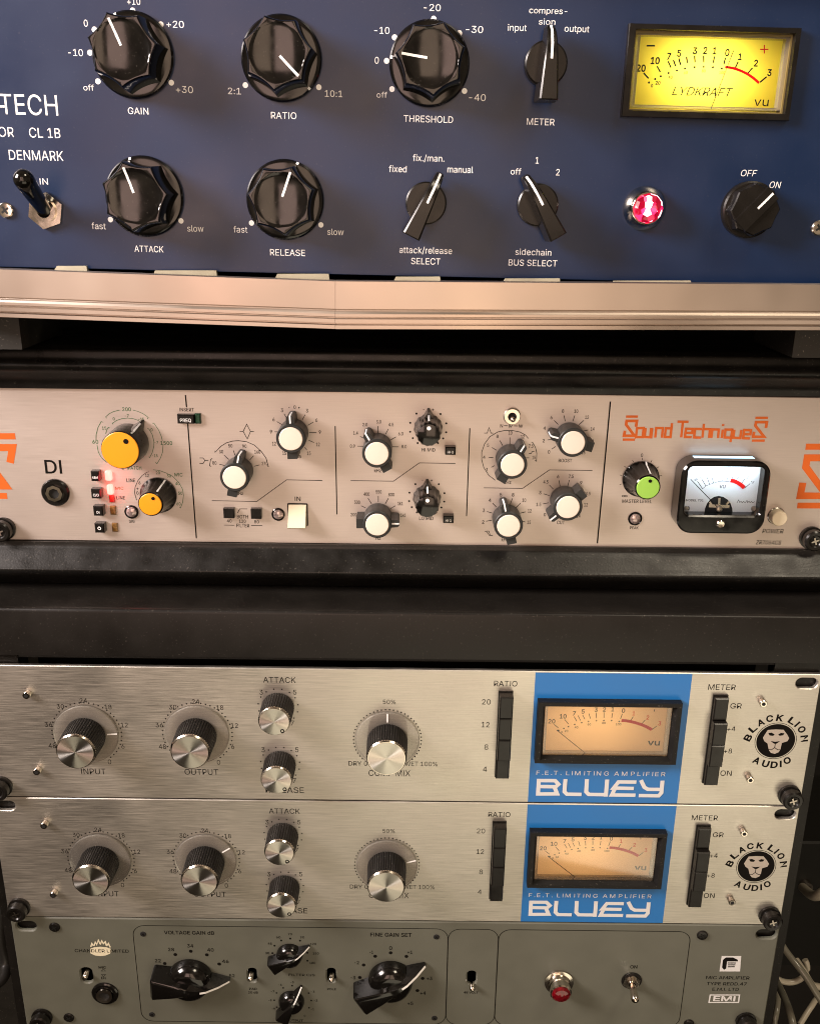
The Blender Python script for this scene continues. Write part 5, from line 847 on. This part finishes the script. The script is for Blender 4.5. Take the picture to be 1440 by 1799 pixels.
B.text(b, d10, [('-20', 652, 658, 15, 27, {'rot': .6}), ('-10', 683, 639, 15, 25, {'rot': .45}), ('-7', 718, 619, 15, 17, {'rot': .3}), ('-5', 747, 609, 15, 17, {'rot': .2}), ('-3', 795, 598, 16, 18), ('-2', 826, 596, 16, 18), ('-1', 866, 597, 16, 15, {'rot': -.15}), ('0', 903, 604, 16, None, {'rot': -.25}), ('+1', 938, 619, 15, 18, {'rot': -.4}), ('+2', 977, 641, 15, 20, {'rot': -.5}), ('+3', 1013, 671, 15, 20, {'rot': -.65}), ('VU', 823, 701, 21, 38), ('MODEL 701', 647, 788, 13, 112)], w=dz, bold=.02)
b.stroke(L((914, 805), (925, 785), (932, 802), (940, 794), (948, 804), (956, 795), (966, 803), (978, 788), (982, 803), (990, 794), (998, 803), (1006, 795), (1014, 803), (1026, 796)), .00026, dz + .00006); b.build('dial_scale', 'black_print', vm, sharp=None)
b = MB(); b.stroke(L((874, 662), (897, 666), (922, 678), (945, 694), (961, 709)), B.len(d10, 24), dz + .00010); b.build('red_zone', 'red_print', vm, sharp=None)
b = MB(); b.poly(L((708, 878), (712, 840), (725, 808), (745, 783), (770, 766), (798, 760), (828, 766), (855, 783), (874, 808), (885, 840), (888, 878)), dz + .00012); b.build('movement_cutout', 'black_hole', vm, sharp=None)
b = MB(); b.stroke(L((735, 820), (865, 826)), .0018, dz + .0008); b.lathe([(.0017, dz + .001), (.0015, dz + .0026), (.0006, dz + .0028)], 20, *B.P(d10(797, 838), dz)); b.stroke(L((738, 795), (752, 812)), .0010, dz + .0010); b.stroke(L((862, 792), (845, 812)), .0012, dz + .0010); b.stroke(L((800, 770), (798, 815)), .0012, dz + .0012); b.build('movement', 'steel', vm)
b = MB(); b.stroke(B.pts(d10, [(622, 655), (745, 783), (795, 836)], dz + .0014), .0004, dz + .0014); b.build('needle', 'black_print', vm, sharp=None)
for p in ((597, 838), (1020, 840)):
    cc = B.P(d10(*p), dz); b = MB(); b.lathe([(.0016, dz + .0001), (.0016, dz + .0006), (.0010, dz + .0010)], 20, *cc); b.build('screw', 'steel', vm)
cc = B.P(d10(810, 937), .0135); MB().lathe([(.0023, .0134), (.0023, .0143), (.0018, .0148), (.0004, .0146)], 28, *cc).build('zero_screw', 'chrome', vm)

# ================================================================== C: two silver limiting amplifiers
import copy
C = Unit('limiting_amplifier', (690, 1408), .473, roll=.05)          # origin at the bottom edge of the upper one
ca, cb, cc_, cz, cl, cr_ = CR(0, 1160, 1440 / 440), CR(420, 1160, 1440 / 520), CR(840, 1160, 2.4), CR(930, 1220, 1440 / 290), CR(1220, 1200, 1440 / 220), CR(850, 1190, 9)
cx_mid = C.P((694, 1408))[0]; HX = .2413; PH = .0877
CX0, CX1 = cx_mid - HX, cx_mid + HX
def slot(x, y, w, h): return rrect(x - w / 2, x + w / 2, y - h / 2, y + h / 2, h / 2 - .00001, 6)
def limiter(U, a_in, a_out, a_mix, line_in, line_out, label):
    tag(U.o, label, 'amplifier', 'silver limiting amplifiers')
    sy = C.P(cc_(1377, 98))[1]; sx = CX1 - .0079; lx = CX0 + .0079
    mx0, mx1, my0, my1 = C.rect([cz(78, 68), cz(1338, 92), cz(1278, 620), cz(48, 605)], .0052)
    gx0, gx1, gy0, gy1 = C.rect([cz(128, 118), cz(1243, 128), cz(1198, 535), cz(118, 525)], .0010)
    holes = [slot(x, sy, .0125, .0068) for x in (lx, sx)] + [[(gx0 - .001, gy0 - .001), (gx1 + .001, gy0 - .001), (gx1 + .001, gy1 + .003), (gx0 - .001, gy1 + .003)]]
    pn = plate([(CX0, .0003), (CX1, .0003), (CX1, PH), (CX0, PH)], holes, -.003, 0, .0004).build('front_panel', 'brushed_panel', U.o)
    chassis(U, CX0 + .024, CX1 - .024, .002, PH - .002).location = (0, 0, -.031)
    # blue printed field around the meter window
    bx0 = C.P(cc_(225, 320))[0]; bx1 = C.P(cc_(871, 320))[0]; e_ = .0007
    b = MB()
    for q in ((bx0, gx0 - .001, e_, PH - e_), (gx1 + .001, bx1, e_, PH - e_), (gx0 - .001, gx1 + .001, e_, gy0 - .001), (gx0 - .001, gx1 + .001, gy1 + .003, PH - e_)):
        b.add([(q[0], q[2], .00005), (q[1], q[2], .00005), (q[1], q[3], .00005), (q[0], q[3], .00005)], [(0, 1, 2, 3)])
    b.build('blue_field', 'blue_print', pn, sharp=None)
    # scales and titles
    def dotring(b, c, r, a0, a1, n, rd=.00045):
        for i in range(n):
            a = R(a0 + (a1 - a0) * i / (n - 1)); b.disc(c[0] + r * math.cos(a), c[1] + r * math.sin(a), rd, .00006, 10)
    k_in, k_out, k_mix = C.P(ca(499, 421)), C.P(ca(1135, 422)), C.P(cb(721, 386))
    b = MB(); dotring(b, k_in, .0202, 222, -52, 36)
    C.text(b, ca, [('24', 479, 233, 26, 42), ('18', 621, 269, 26, 40), ('12', 715, 373, 26, 40), ('6', 707, 495, 26), ('0', 630, 585, 26), ('48', 300, 492, 26, 42), ('36', 278, 370, 26, 42), ('30', 347, 266, 26, 42), ('INPUT', 537, 640, 32, 140)]); b.build('knob_scale', 'black_print', pn, sharp=None)
    b = MB(); dotring(b, k_out, .0202, 222, -52, 36)
    C.text(b, ca, [('24', 1125, 238, 26, 42), ('18', 1264, 273, 26, 40), ('12', 1348, 376, 26, 40), ('6', 1338, 497, 26), ('0', 1257, 588, 26), ('48', 934, 497, 26, 42), ('36', 916, 373, 26, 42), ('30', 993, 270, 26, 42), ('OUTPUT', 1158, 643, 32, 193)]); b.build('knob_scale', 'black_print', pn, sharp=None)
    b = MB(); dotring(b, k_mix, .0197, 222, -42, 40)
    C.text(b, cb, [('50%', 730, 203, 21, 62), ('DRY 0', 578, 503, 21, 92), ('WET 100%', 885, 505, 21, 158), ('COMP MIX', 731, 550, 28, 203)]); b.build('knob_scale', 'black_print', pn, sharp=None)
    for yc, ttl in ((226, ('ATTACK', 196, 96, 27, 158)), (506, ('RELEASE', 222, 632, 27, 186))):
        cx = 190 if yc < 300 else 200; b = MB(); dotring(b, C.P(cb(cx, yc)), .0115, 195, -40, 11)
        C.text(b, cb, [('3', cx - 83, yc - 70, 23), ('5', cx + 81, yc - 70, 23), ('7', cx + 69, yc + 80, 23), ttl]); b.build('knob_scale', 'black_print', pn, sharp=None)
    b = Words(); C.text(b, cb, [('RATIO', 1296, 114, 26, 113), ('20', 1202, 203, 25, 42), ('12', 1198, 314, 25, 38), ('8', 1202, 423, 25), ('4', 1195, 531, 25)]); b.build('switch_scale', 'black_print', pn, sharp=None)
    b = Words(); C.text(b, cc_, [('METER', 1027, 114, 23, 116), ('GR', 1086, 193, 22, 48), ('+4', 1066, 290, 20, 34), ('+8', 1052, 383, 20, 34), ('ON', 1044, 477, 22, 48)]); b.build('switch_scale', 'black_print', pn, sharp=None)
    b = MB(); C.text(b, cz, [('F.E.T. LIMITING AMPLIFIER', 621, 690, 36, 1125, {'space': 1.35})], z=.00012); b.build('lettering', 'pale_print', pn, sharp=None); b = MB()
    G = [[[(72, 884), (80, 752), (222, 753), (252, 785), (228, 806), (84, 804)], [(215, 806), (240, 868), (90, 869)]],
         [[(312, 738), (303, 848), (325, 870), (452, 872)]], [[(500, 740), (493, 850), (515, 873), (652, 875)], [(676, 743), (664, 892)]],
         [[(930, 765), (775, 763), (732, 817), (908, 820)], [(742, 826), (716, 878), (922, 880)]], [[(970, 748), (1000, 810), (1030, 828), (1138, 829)], [(1158, 752), (1148, 858), (1125, 884), (950, 882)]]]
    sw = C.len(cz, 35, (1050, 1390)); j = 0
    for g in G:
        for Lp in g: b.stroke(C.pts(cz, Lp), sw, .00010 + .00005 * (j % 3)); j += 1
    b.build('lettering', 'pale_print', pn, sharp=None)
    # lion mark
    b = MB(); lc = C.P(cl(930, 668)); kx, ky = C.k(cl(930, 668)); s_ = 1 / 6.545
    b.disc(*lc, 222 * s_ * kx, .00006, 48); b.ring(*lc, 234 * s_ * kx, 240 * s_ * kx, .00003, .00006, 48)
    for ch, x, y, ro in (('B', 612, 630, 66), ('L', 668, 528, 48), ('A', 758, 455, 27), ('C', 862, 410, 10), ('K', 980, 403, -6), ('L', 1120, 436, -30), ('I', 1178, 476, -40), ('O', 1230, 535, -56), ('N', 1258, 640, -82), ('A', 712, 893, -24), ('U', 815, 930, -12), ('D', 913, 942, 0), ('I', 988, 932, 8), ('O', 1062, 893, 22)):
        C.text(b, cl, [(ch, x, y, 68, (22 if ch == 'I' else 82), {'bold': .04, 'rot': R(ro)})])
    b.build('emblem', 'black_print', pn, sharp=None)
    b = MB(); b.poly(C.pts(cl, [(840, 540), (930, 534), (1020, 538), (1060, 590), (1085, 635), (1065, 670), (1000, 690), (985, 765), (965, 795), (920, 815), (875, 805), (850, 770), (835, 695), (800, 670), (783, 630), (810, 585)]), .00010); b.build('emblem_face', 'silver_panel', pn, sharp=None)
    b = MB(); b.poly(C.pts(cl, [(845, 578), (880, 570), (918, 590), (900, 608), (860, 604)]), .00014); b.poly(C.pts(cl, [(958, 592), (990, 574), (1030, 578), (1015, 602), (975, 608)]), .00014)
    b.poly(C.pts(cl, [(870, 668), (925, 676), (980, 668), (940, 698), (912, 698)]), .00014); b.stroke(C.pts(cl, [(926, 694), (918, 742)]), .0004, .00015); b.stroke(C.pts(cl, [(848, 765), (882, 768), (917, 742), (952, 768), (985, 768)]), .0004, .00016); b.build('emblem_lines', 'black_print', pn, sharp=None)
    # knobs
    drum_knob(U, k_in, .0113, .0185, R(0) + a_in, .0187, line_in); drum_knob(U, k_out, .0113, .0185, a_out, .0187, line_out); drum_knob(U, k_mix, .0114, .0185, a_mix, .0187, True)
    drum_knob(U, C.P(cb(189, 228)), .0091, .0150, -52); drum_knob(U, C.P(cb(199, 508)), .0091, .0150, -50)
    # button columns
    def column(pts, heights):
        x0, x1, y0, y1 = C.rect(pts); n = len(heights); st = (y1 - y0) / n
        k = MB().box(x0 - .0004, x1 + .0004, y0 - .0004, y1 + .0004, .0001, .0009).build('button_bank', 'satin_black', U.o)
        for i, h in enumerate(heights):
            t_ = y1 - st * i; MB().bevel_box(x0, x1, t_ - st + .00015, t_ - .00015, .0009, h, .0006).build('push_button', 'satin_black', k, sharp=20)
    column([cr_(232, 222), cr_(440, 222), cr_(390, 1560), cr_(185, 1560)], [.0070, .0068, .0068, .0036])
    column([cl(200, 140), cl(352, 140), cl(262, 1140), cl(105, 1140)], [.0040, .0070, .0070, .0040])
    for c, p in ((ca, (163, 188)), (ca, (222, 626)), (cl, (768, 208)), (cl, (618, 1082))): hex_screw(U, C.P(c(*p)))
    rack_screw(U, (lx, .0078)); rack_screw(U, (sx + .0002, .0078))
    # VU meter
    fr_ = frame_mesh([(mx0, my0), (mx1, my0), (mx1, my1), (mx0, my1)], [(gx0, gy0), (gx1, gy0), (gx1, gy1 + .0018), (gx0, gy1 + .0018)], [(0, .0001), (0, .0046), (.06, .0052), (.62, .0052), (1, .0010), (1, -.0030)]).build('vu_meter', 'matt_black', U.o, sharp=15)
    dz = -.0012; dx0, dx1, dy0, dy1 = gx0 - .0005, gx1 + .0005, gy0 - .0005, gy1 + .0023
    MB().poly([(dx0, dy0), (dx1, dy0), (dx1, dy1), (dx0, dy1)], dz).build('dial', 'orange_dial', fr_)
    frame_mesh([(gx0 + .0001, gy0 + .0001), (gx1 - .0001, gy0 + .0001), (gx1 - .0001, gy1 + .0016), (gx0 + .0001, gy1 + .0016)], [(gx0 + .0016, gy0 + .0016), (gx1 - .0022, gy0 + .0016), (gx1 - .0022, gy1 + .0010), (gx0 + .0016, gy1 + .0010)], [(0, dz + .0001), (0, .0010), (1, .0010), (1, dz + .0001)]).build('clear_cover', 'acrylic', fr_)
    MB().box(gx0 + .0002, gx1 - .0002, gy0 + .0002, gy1 + .0016, .0013, .0018).build('glass', 'glass', fr_)
    housing('lamp_house', fr_, dx0, dx1, dy0, dy1, -.026, dz - .0007, 'white_dial'); bulb(U, fr_, (dx0 + dx1) / 2 - .006, (dy0 + dy1) / 2 + .004, -.024, .05, .014, .0095, (1, .76, .46))
    b = MB()
    for l in ([(212, 262), (250, 292)], [(305, 220), (338, 258)], [(388, 195), (411, 235)], [(422, 185), (443, 228)], [(462, 180), (482, 218)], [(517, 168), (530, 212)], [(580, 162), (583, 208)], [(648, 158), (648, 205)], [(722, 165), (716, 206)], [(808, 170), (792, 214)], [(903, 195), (880, 232)], [(1007, 225), (975, 260)], [(1110, 275), (1068, 308)], [(235, 310), (262, 322)], [(1088, 132), (1088, 150)]): b.stroke(C.pts(cz, l, dz), .00042, dz + .00006)
    for p in ((298, 298), (338, 282), (393, 263), (454, 247), (512, 237), (582, 230), (647, 228), (714, 229), (781, 236), (252, 314)): b.disc(*C.P(cz(*p), dz), .00048, dz + .00007, 10)
    C.text(b, cz, [('20', 193, 235, 36), ('10', 292, 192, 36), ('7', 390, 166, 36), ('5', 466, 150, 36), ('3', 580, 134, 36), ('2', 652, 132, 36), ('1', 725, 130, 36), ('0', 818, 142, 36), ('0', 280, 330, 15), ('20', 320, 320, 18), ('40', 407, 288, 18), ('60', 520, 262, 18), ('80', 648, 250, 18), ('100', 775, 261, 18), ('vu', 1083, 420, 50, 108)], w=dz, bold=.022); b.build('dial_scale', 'black_print', fr_, sharp=None)
    b = MB(); b.stroke(C.pts(cz, [(800, 228), (838, 230), (880, 237), (925, 248), (975, 264), (1020, 283), (1065, 308)], dz), .0019, dz + .00009); C.text(b, cz, bold=.02, items=[('1', 908, 166, 34), ('2', 1030, 202, 34), ('3', 1134, 254, 34)], w=dz); b.build('red_zone', 'red_print', fr_, sharp=None)
    b = MB(); b.stroke(C.pts(cz, [(236, 312), (488, 516)], dz + .0006), .0004, dz + .0006); b.build('needle', 'black_print', fr_, sharp=None)
    b = MB(); b.poly(C.pts(cz, [(575, 522), (600, 512), (650, 509), (700, 513), (722, 524)], dz), dz + .0001); b.build('movement_cutout', 'black_hole', fr_, sharp=None)
limiter(C, 4, 228, 90, True, False, 'upper silver limiting amplifier with blue field, its mix knob pointing straight up')
C2 = copy.copy(C); C2.o = bpy.data.objects.new('limiting_amplifier', None); COL.objects.link(C2.o)
C2.o.matrix_world = C.M @ Matrix.Translation((0, -.0882, 0))
limiter(C2, 228, 34, 17, False, True, 'lower silver limiting amplifier with blue field, mounted above the grey mic amplifier')

# ================================================================== D: grey microphone amplifier
Dm = Unit('mic_amplifier', (690, 1618.5), .473, roll=.05)             # origin at its top edge
tag(Dm.o, 'grey painted microphone amplifier with large black pointer knobs at the bottom of the rack', 'amplifier')
e1, f1, g1, h1, v1 = CR(0, 1580, 1440 / 440), CR(420, 1600, 3.6), CR(760, 1600, 4), CR(1040, 1500, 3.6), CR(230, 1610, 1440 / 210)
DX = Dm.P((694, 1618.5))[0]; DX0, DX1, DH = DX - HX, DX + HX, .0878
s1 = Dm.P(h1(1083, 512))[1]
holes = [slot(x, s1, .0125, .0068) for x in (DX0 + .0095, DX1 - .0079)]
for c, p, q in ((e1, (498, 440), (.0075, .0120)), (f1, (83, 412), (.0058, .0110)), (f1, (583, 412), (.0058, .0110)), (g1, (273, 475), (.0058, .0105))):
    x, y = Dm.P(c(*p)); holes.append(rrect(x - q[0] / 2, x + q[0] / 2, y - q[1] / 2, y + q[1] / 2, q[0] / 2 - .0004, 5))
dp = plate([(DX0, -DH), (DX1, -DH), (DX1, -.0003), (DX0, -.0003)], holes, -.003, 0, .0008).build('front_panel', 'grey_paint', Dm.o)
chassis(Dm, DX0 + .024, DX1 - .024, -DH + .002, -.002).location = (0, 0, -.012)
# engraved frames
y_t = Dm.P(f1(700, 110))[1]; y_b = y_t - .0775
xs = [Dm.P(p)[0] for p in (e1(790, 440), g1(99, 480), g1(447, 480), h1(590, 760))]
b = MB()
for i in range(3):
    a_, b__ = xs[i] + (.0001 if i else 0), xs[i + 1] - (.0001 if i < 2 else 0); b.stroke(rrect(a_, b__, y_b, y_t, .0075, 6), .00042, .00006 + .00002 * i, True)
b.build('frame_lines', 'black_print', dp, sharp=None)
K = {'bold': .022}
b = MB(); Dm.text(b, v1, [('VOLTAGE GAIN dB', 700, 200, 40, 605, K), ('22', 325, 537, 38, 72, K), ('28', 484, 402, 38, 72, K), ('34', 714, 358, 38, 74, K), ('40', 958, 407, 38, 78, K), ('46', 1137, 545, 38, 82, K), ('52', 1217, 718, 34, 66, K)])
dots(b, Dm, v1, [(407, 571), (534, 463), (721, 423), (914, 466), (1063, 577)], .0012); b.build('knob_scale', 'black_print', dp, sharp=None)
b = MB(); Dm.text(b, f1, [('FINE GAIN SET', 960, 154, 23, 262, K), ('0', 958, 238, 22, None, K), ('-1', 836, 264, 20, 22, K), ('+1', 1079, 264, 20, 32, K), ('-2', 743, 330, 20, 30, K), ('-3', 720, 425, 20, 30, K), ('+3', 1203, 430, 20, 36, K), ('+4', 1162, 523, 20, 36, K), ('+5', 1082, 588, 20, 36, K)])
dots(b, Dm, f1, [(860, 290), (958, 268), (1057, 291), (787, 345), (763, 424), (1160, 430), (1127, 507)], .0012); b.build('knob_scale', 'black_print', dp, sharp=None)
b = MB(); Dm.text(b, f1, [('30', 178, 270, 13, 26, K), ('45', 194, 210, 13, 26, K), ('60', 248, 170, 13, 28, K), ('70', 322, 150, 13, 26, K), ('90', 399, 170, 13, 28, K), ('120', 468, 212, 13, 38, K), ('150', 485, 272, 13, 38, K), ('180', 464, 332, 13, 38, K), ('FILTER C/S', 396, 408, 14, 165, K)])
dots(b, Dm, f1, [(211, 270), (224, 223), (266, 190), (323, 178), (385, 191), (432, 268), (432, 318)], .0007); b.build('knob_scale', 'black_print', dp, sharp=None)
b = MB(); Dm.text(b, f1, [('-6', 258, 470, 12, 24, K), ('-5', 335, 454, 12, 20, K), ('-7', 212, 512, 12, 22, K), ('-8', 196, 568, 12, 20, K), ('-9', 217, 622, 12, 20, K), ('-3', 466, 514, 12, 24, K), ('-2', 484, 570, 12, 24, K), ('-1', 464, 625, 12, 20, K), ('0', 415, 667, 12, None, K), ('OUTPUT', 350, 697, 14, 110, K), ('PAD', 88, 496, 13, 48, K), ('20 dB', 88, 519, 13, 62, K), ('POLE', 585, 498, 12, 56, K)])
dots(b, Dm, f1, [(278, 490), (335, 476), (237, 522), (222, 568), (238, 612), (440, 523), (456, 570), (442, 616)], .0006); b.build('knob_scale', 'black_print', dp, sharp=None)
b = Words(); Dm.text(b, g1, [('48 VOLT', 268, 577, 14, 102, K)]); Dm.text(b, h1, [('ON', 262, 717, 20, 46, K), ('MIC AMPLIFIER', 857, 786, 19, 276, {'bold': .015}), ('TYPE REDD.47', 850, 824, 19, 254, {'bold': .015}), ('E.M.I. LTD', 843, 859, 18, 168, {'bold': .015})])
Dm.text(b, e1, [('CHANDLER LIMITED', 585, 298, 17, 310, {'bold': .01}), ('MIC', 588, 393, 13, 42, K), ('DI', 595, 454, 13, 24, K)])
for yy, sg in ((414, -1), (434, 1)): b.stroke(Dm.pts(e1, [(583, yy), (607, yy), (595, yy + 12 * sg)]), .0003, .00006, True)
b.build('lettering', 'black_print', dp, sharp=None)
# badges
b = MB(); b.poly(Dm.pts(e1, [(515, 300), (520, 285), (540, 278), (577, 274), (615, 278), (636, 286), (641, 300), (632, 315), (605, 325), (577, 328), (548, 325), (522, 314)]), .00003)
b.v = [(x, y, .00003) for x, y, z in b.v]
for L_ in ([(522, 276), (528, 255), (536, 268)], [(540, 270), (548, 248), (556, 262), (566, 236), (575, 258)], [(577, 262), (585, 240), (594, 256), (606, 246), (612, 268)], [(612, 270), (624, 256), (634, 278)]): b.stroke(Dm.pts(e1, L_), .0009, .00004)
b.build('flame_badge', 'flame_print', dp, sharp=None)
b = MB(); b.poly(Dm.pts(h1, [(818, 648), (942, 648), (934, 746), (804, 746)]), .00005); b.build('square_badge', 'pale_print', dp, sharp=None)
b = MB(); b.poly(Dm.pts(h1, [(845, 657), (890, 657), (920, 672), (920, 682), (852, 682), (846, 728), (832, 735), (820, 720), (826, 672)]), .0001)
for i, y in enumerate((692, 704, 716)): b.stroke(Dm.pts(h1, [(856, y), (908 - 4 * i, y)]), .0008, .0001)
b.build('badge_mark', 'black_print', dp, sharp=None)
b = MB(); b.stroke(Dm.pts(h1, [(746, 895), (931, 895), (924, 942), (738, 942)]), .0009, .00006, True); Dm.text(b, h1, [('EMI', 835, 918, 30, 140, {'bold': .03})]); b.build('maker_badge', 'pale_print', dp, sharp=None)
# knobs
chicken_knob(Dm, Dm.P(e1(1097, 445)), -2); chicken_knob(Dm, Dm.P(f1(958, 428)), 30); chicken_knob(Dm, Dm.P(f1(320, 275)), 30, .58); chicken_knob(Dm, Dm.P(f1(332, 570)), 62, .58)
# slide switches
for c, p in ((e1, (487, 452)), (f1, (70, 440)), (f1, (582, 447)), (g1, (279, 560))):
    q = Dm.P(c(*p), .004); x, y = q[0], q[1]; MB().tube([(x - .0002, y + .0012, -.009), (x, y + .0006, -.003), (x, y, .0035), (x, y - .0002, .0045)], [.0013, .0015, .0018, .0008], 16).build('slide_switch', 'chrome', Dm.o, sharp=60)
# jack socket
cc = Dm.P(e1(606, 540)); k = MB().lathe([(.0086, .0001), (.0086, .0010), (.0078, .0016), (.0056, .0018), (.0052, .0010)], 48, *cc).build('jack_socket', 'gloss_black', Dm.o)
b = MB(); b.ring(*cc, .0034, .0052, .0012, .0032, 40); b.build('collar', 'chrome', k); MB().disc(*cc, .0035, .00155).build('hole', 'black_hole', k, sharp=None)
# pilot lamp and toggle
cc = Dm.P(g1(885, 500)); k = MB().lathe([(.0092, .0001), (.0092, .0014), (.0072, .0018), (.0070, .0048), (.0064, .0052), (.0064, .0068), (.0068, .0072), (.0068, .0096), (.0062, .0102)], 48, *cc).build('pilot_lamp', 'chrome', Dm.o)
MB().lathe([(.0060, .0098), (.0059, .0106), (.0046, .0118), (.0024, .0124), (.0005, .0126)], 14, *cc).build('jewel', 'ruby', k, sharp=5)
q = Dm.P(h1(270, 918), .015); toggle(Dm, h1(247, 808), .0058, q, .0016, .0026, 'chrome', .015, .0014)
MB().lathe([(.0066, .0001), (.0066, .0004)], 36, *Dm.P(h1(248, 803))).build('washer', 'satin_black', Dm.o)
# screws
for c, p, r in ((e1, (315, 160), .0034), (e1, (397, 680), .0034), (h1, (695, 515), .0034), (h1, (610, 1075), .0034)): cross_head(Dm, Dm.P(c(*p)), r, .0012, 'satin_black', slot='dark_steel')
for c, p in ((v1, (147, 215)), (v1, (253, 1185)), (f1, (1247, 167)), (f1, (1235, 681))): cross_head(Dm, Dm.P(c(*p)), .0019, .0004, 'black_hole', 'small_screw', 'satin_black')
rack_screw(Dm, Dm.P(e1(228, 712), .005)); rack_screw(Dm, Dm.P(h1(985, 1095), .005))

# ================================================================== lower rack that carries the three units
rk = bpy.data.objects.new('equipment_rack', None); COL.objects.link(rk); rk.location = (0, .48, 0)
tag(rk, 'black steel equipment rack with a deep top plate above two silver amplifiers', 'rack')
def w_rk(o): o.parent = rk; o.matrix_parent_inverse = Matrix.Translation(rk.location).inverted(); return o
zf = Z(1158, .470); zr = Z(1060, .47)
tp = [(.4700, zf), (.4700, zl - .0022), (.4704, zl - .0010), (.4712, zl - .0003), (.4730, zl), (.86, zl), (.86, zl - .003), (.476, zl - .003), (.476, zf)]
extrude(tp, -.30, .30, 'top_plate', 'rack_paint', rk, 40)
zp = zf
w_rk(MB().box(-.2405, .2405, .4775, .4800, zp - .0052, zp + .006).build('gap_shade_strip', 'black_hole'))  # black strip laid in the gap above the panels as its shadow
dxs = at(694, 1500, .473).x
for s in (-1, 1):
    xe = dxs + s * HX; xs_ = sorted((xe - s * .026, xe + s * .0062)); w_rk(MB().box(xs_[0], xs_[1], .4765, .4785, 0, zp - .0003).build('post', 'rack_paint'))
    w_rk(MB().box(xe + s * .0060, xe + s * .0078, .4786, .56, 0, zp - .0003).build('side_rail', 'rack_paint'))
    w_rk(MB().box(xe + s * .0020, xe + s * .0078, .66, .70, 0, zl - .0032).build('rear_post', 'rack_paint'))

# ================================================================== cables beside the rack
def cable(pts, r, m, label, name='cable', n=14):
    P_ = smooth([tuple(at(*p[:2], p[2])) for p in pts], 8); c0 = Vector(P_[0]); o = MB().tube([Vector(p) - c0 for p in P_], r, n).build(name, m, None, tuple(c0), sharp=70); tag(o, label, 'cable', 'cables beside the rack'); return o
cable([(1340, 1605, .60), (1378, 1668, .575), (1412, 1712, .56), (1446, 1765, .55), (1500, 1850, .54)], .0026, 'cable_grey', 'straight pale grey cable running down diagonally right of the rack')
cable([(1362, 1722, .62), (1380, 1760, .58), (1392, 1800, .56), (1398, 1860, .55)], .0030, 'cable_grey', 'short curved grey cable hanging down close against the rack post')
cable([(1398, 1762 - 75, .66), (1412, 1708, .65), (1426, 1730, .65), (1442, 1735, .65), (1470, 1742, .65)], .0030, 'cable_cream', 'pale cream cable crossing behind the straight grey one')
ring_c = at(1386, 1700, .66)
P_ = [Vector((.016 * math.cos(R(a)), .004 * math.sin(R(a)), .013 * math.sin(R(a)))) for a in range(150, 391, 12)]
o = MB().tube(P_, .0026, 12).build('cable', 'cable_cream', None, tuple(ring_c), sharp=70); tag(o, 'cream cable bent into a loop beside the rack post', 'cable', 'cables beside the rack')
cable([(-30, 1640, .60), (4, 1665, .60), (6, 1690, .61), (-4, 1720, .62), (-40, 1750, .62)], .0030, 'cable_grey', 'grey cable looping out left of the rack')
cable([(-20, 1740, .56), (6, 1718, .57), (10, 1690, .58), (2, 1650, .58), (2, 1600, .58)], .0042, 'cable_black', 'thick black cable hanging left of the rack')
# equipment standing behind on the right and left
def stage_box(name, pa, pb, Y, d, m, label, parts):
    a, b_ = at(*pa, Y), at(*pb, Y); o = MB().bevel_box(0, b_.x - a.x, 0, d, 0, a.z - b_.z, .002)
    o.v = [(v[0], v[1], v[2]) for v in o.v]; k = o.build(name, m, None, (a.x, Y, b_.z)); tag(k, label, 'audio gear')
    return k, b_.x - a.x, a.z - b_.z
k, w_, h_ = stage_box('patch_bay', (1402, 1480), (1700, 1700), .80, .12, 'dark_steel', 'dark patch bay with metal sockets far back at the right', None)
for i, (u, v) in enumerate(((.014, .052), (.036, .060), (.060, .040))):
    b = MB(); b.lathe([(.0062, 0), (.0062, .006), (.0040, .006), (.0040, .004)], 24); s_ = b.build('socket', 'chrome', k, (u, -.0002, h_ - v)); s_.rotation_euler = (R(90), 0, 0)
cable([(1410, 1560, .76), (1428, 1574, .70), (1446, 1568, .68), (1480, 1540, .68)], .0045, 'cable_cream', 'pale cable end poking out high up beside the rack post')
cable([(1345, 1850, .60), (1362, 1790, .60), (1366, 1740, .62), (1352, 1700, .64)], .0022, 'cable_grey', 'thin grey cable rising behind the rack post')
cable([(1405, 1800, .63), (1424, 1770, .64), (1440, 1752, .65), (1480, 1745, .65)], .0024, 'cable_cream', 'thin cream cable curling away at the lower right edge')
w_ = MB().box(-.45, -.252, .70, .85, 0, .62).build('equipment_case', 'rubber'); tag(w_, 'dull grey equipment case standing behind the left rack post', 'case')
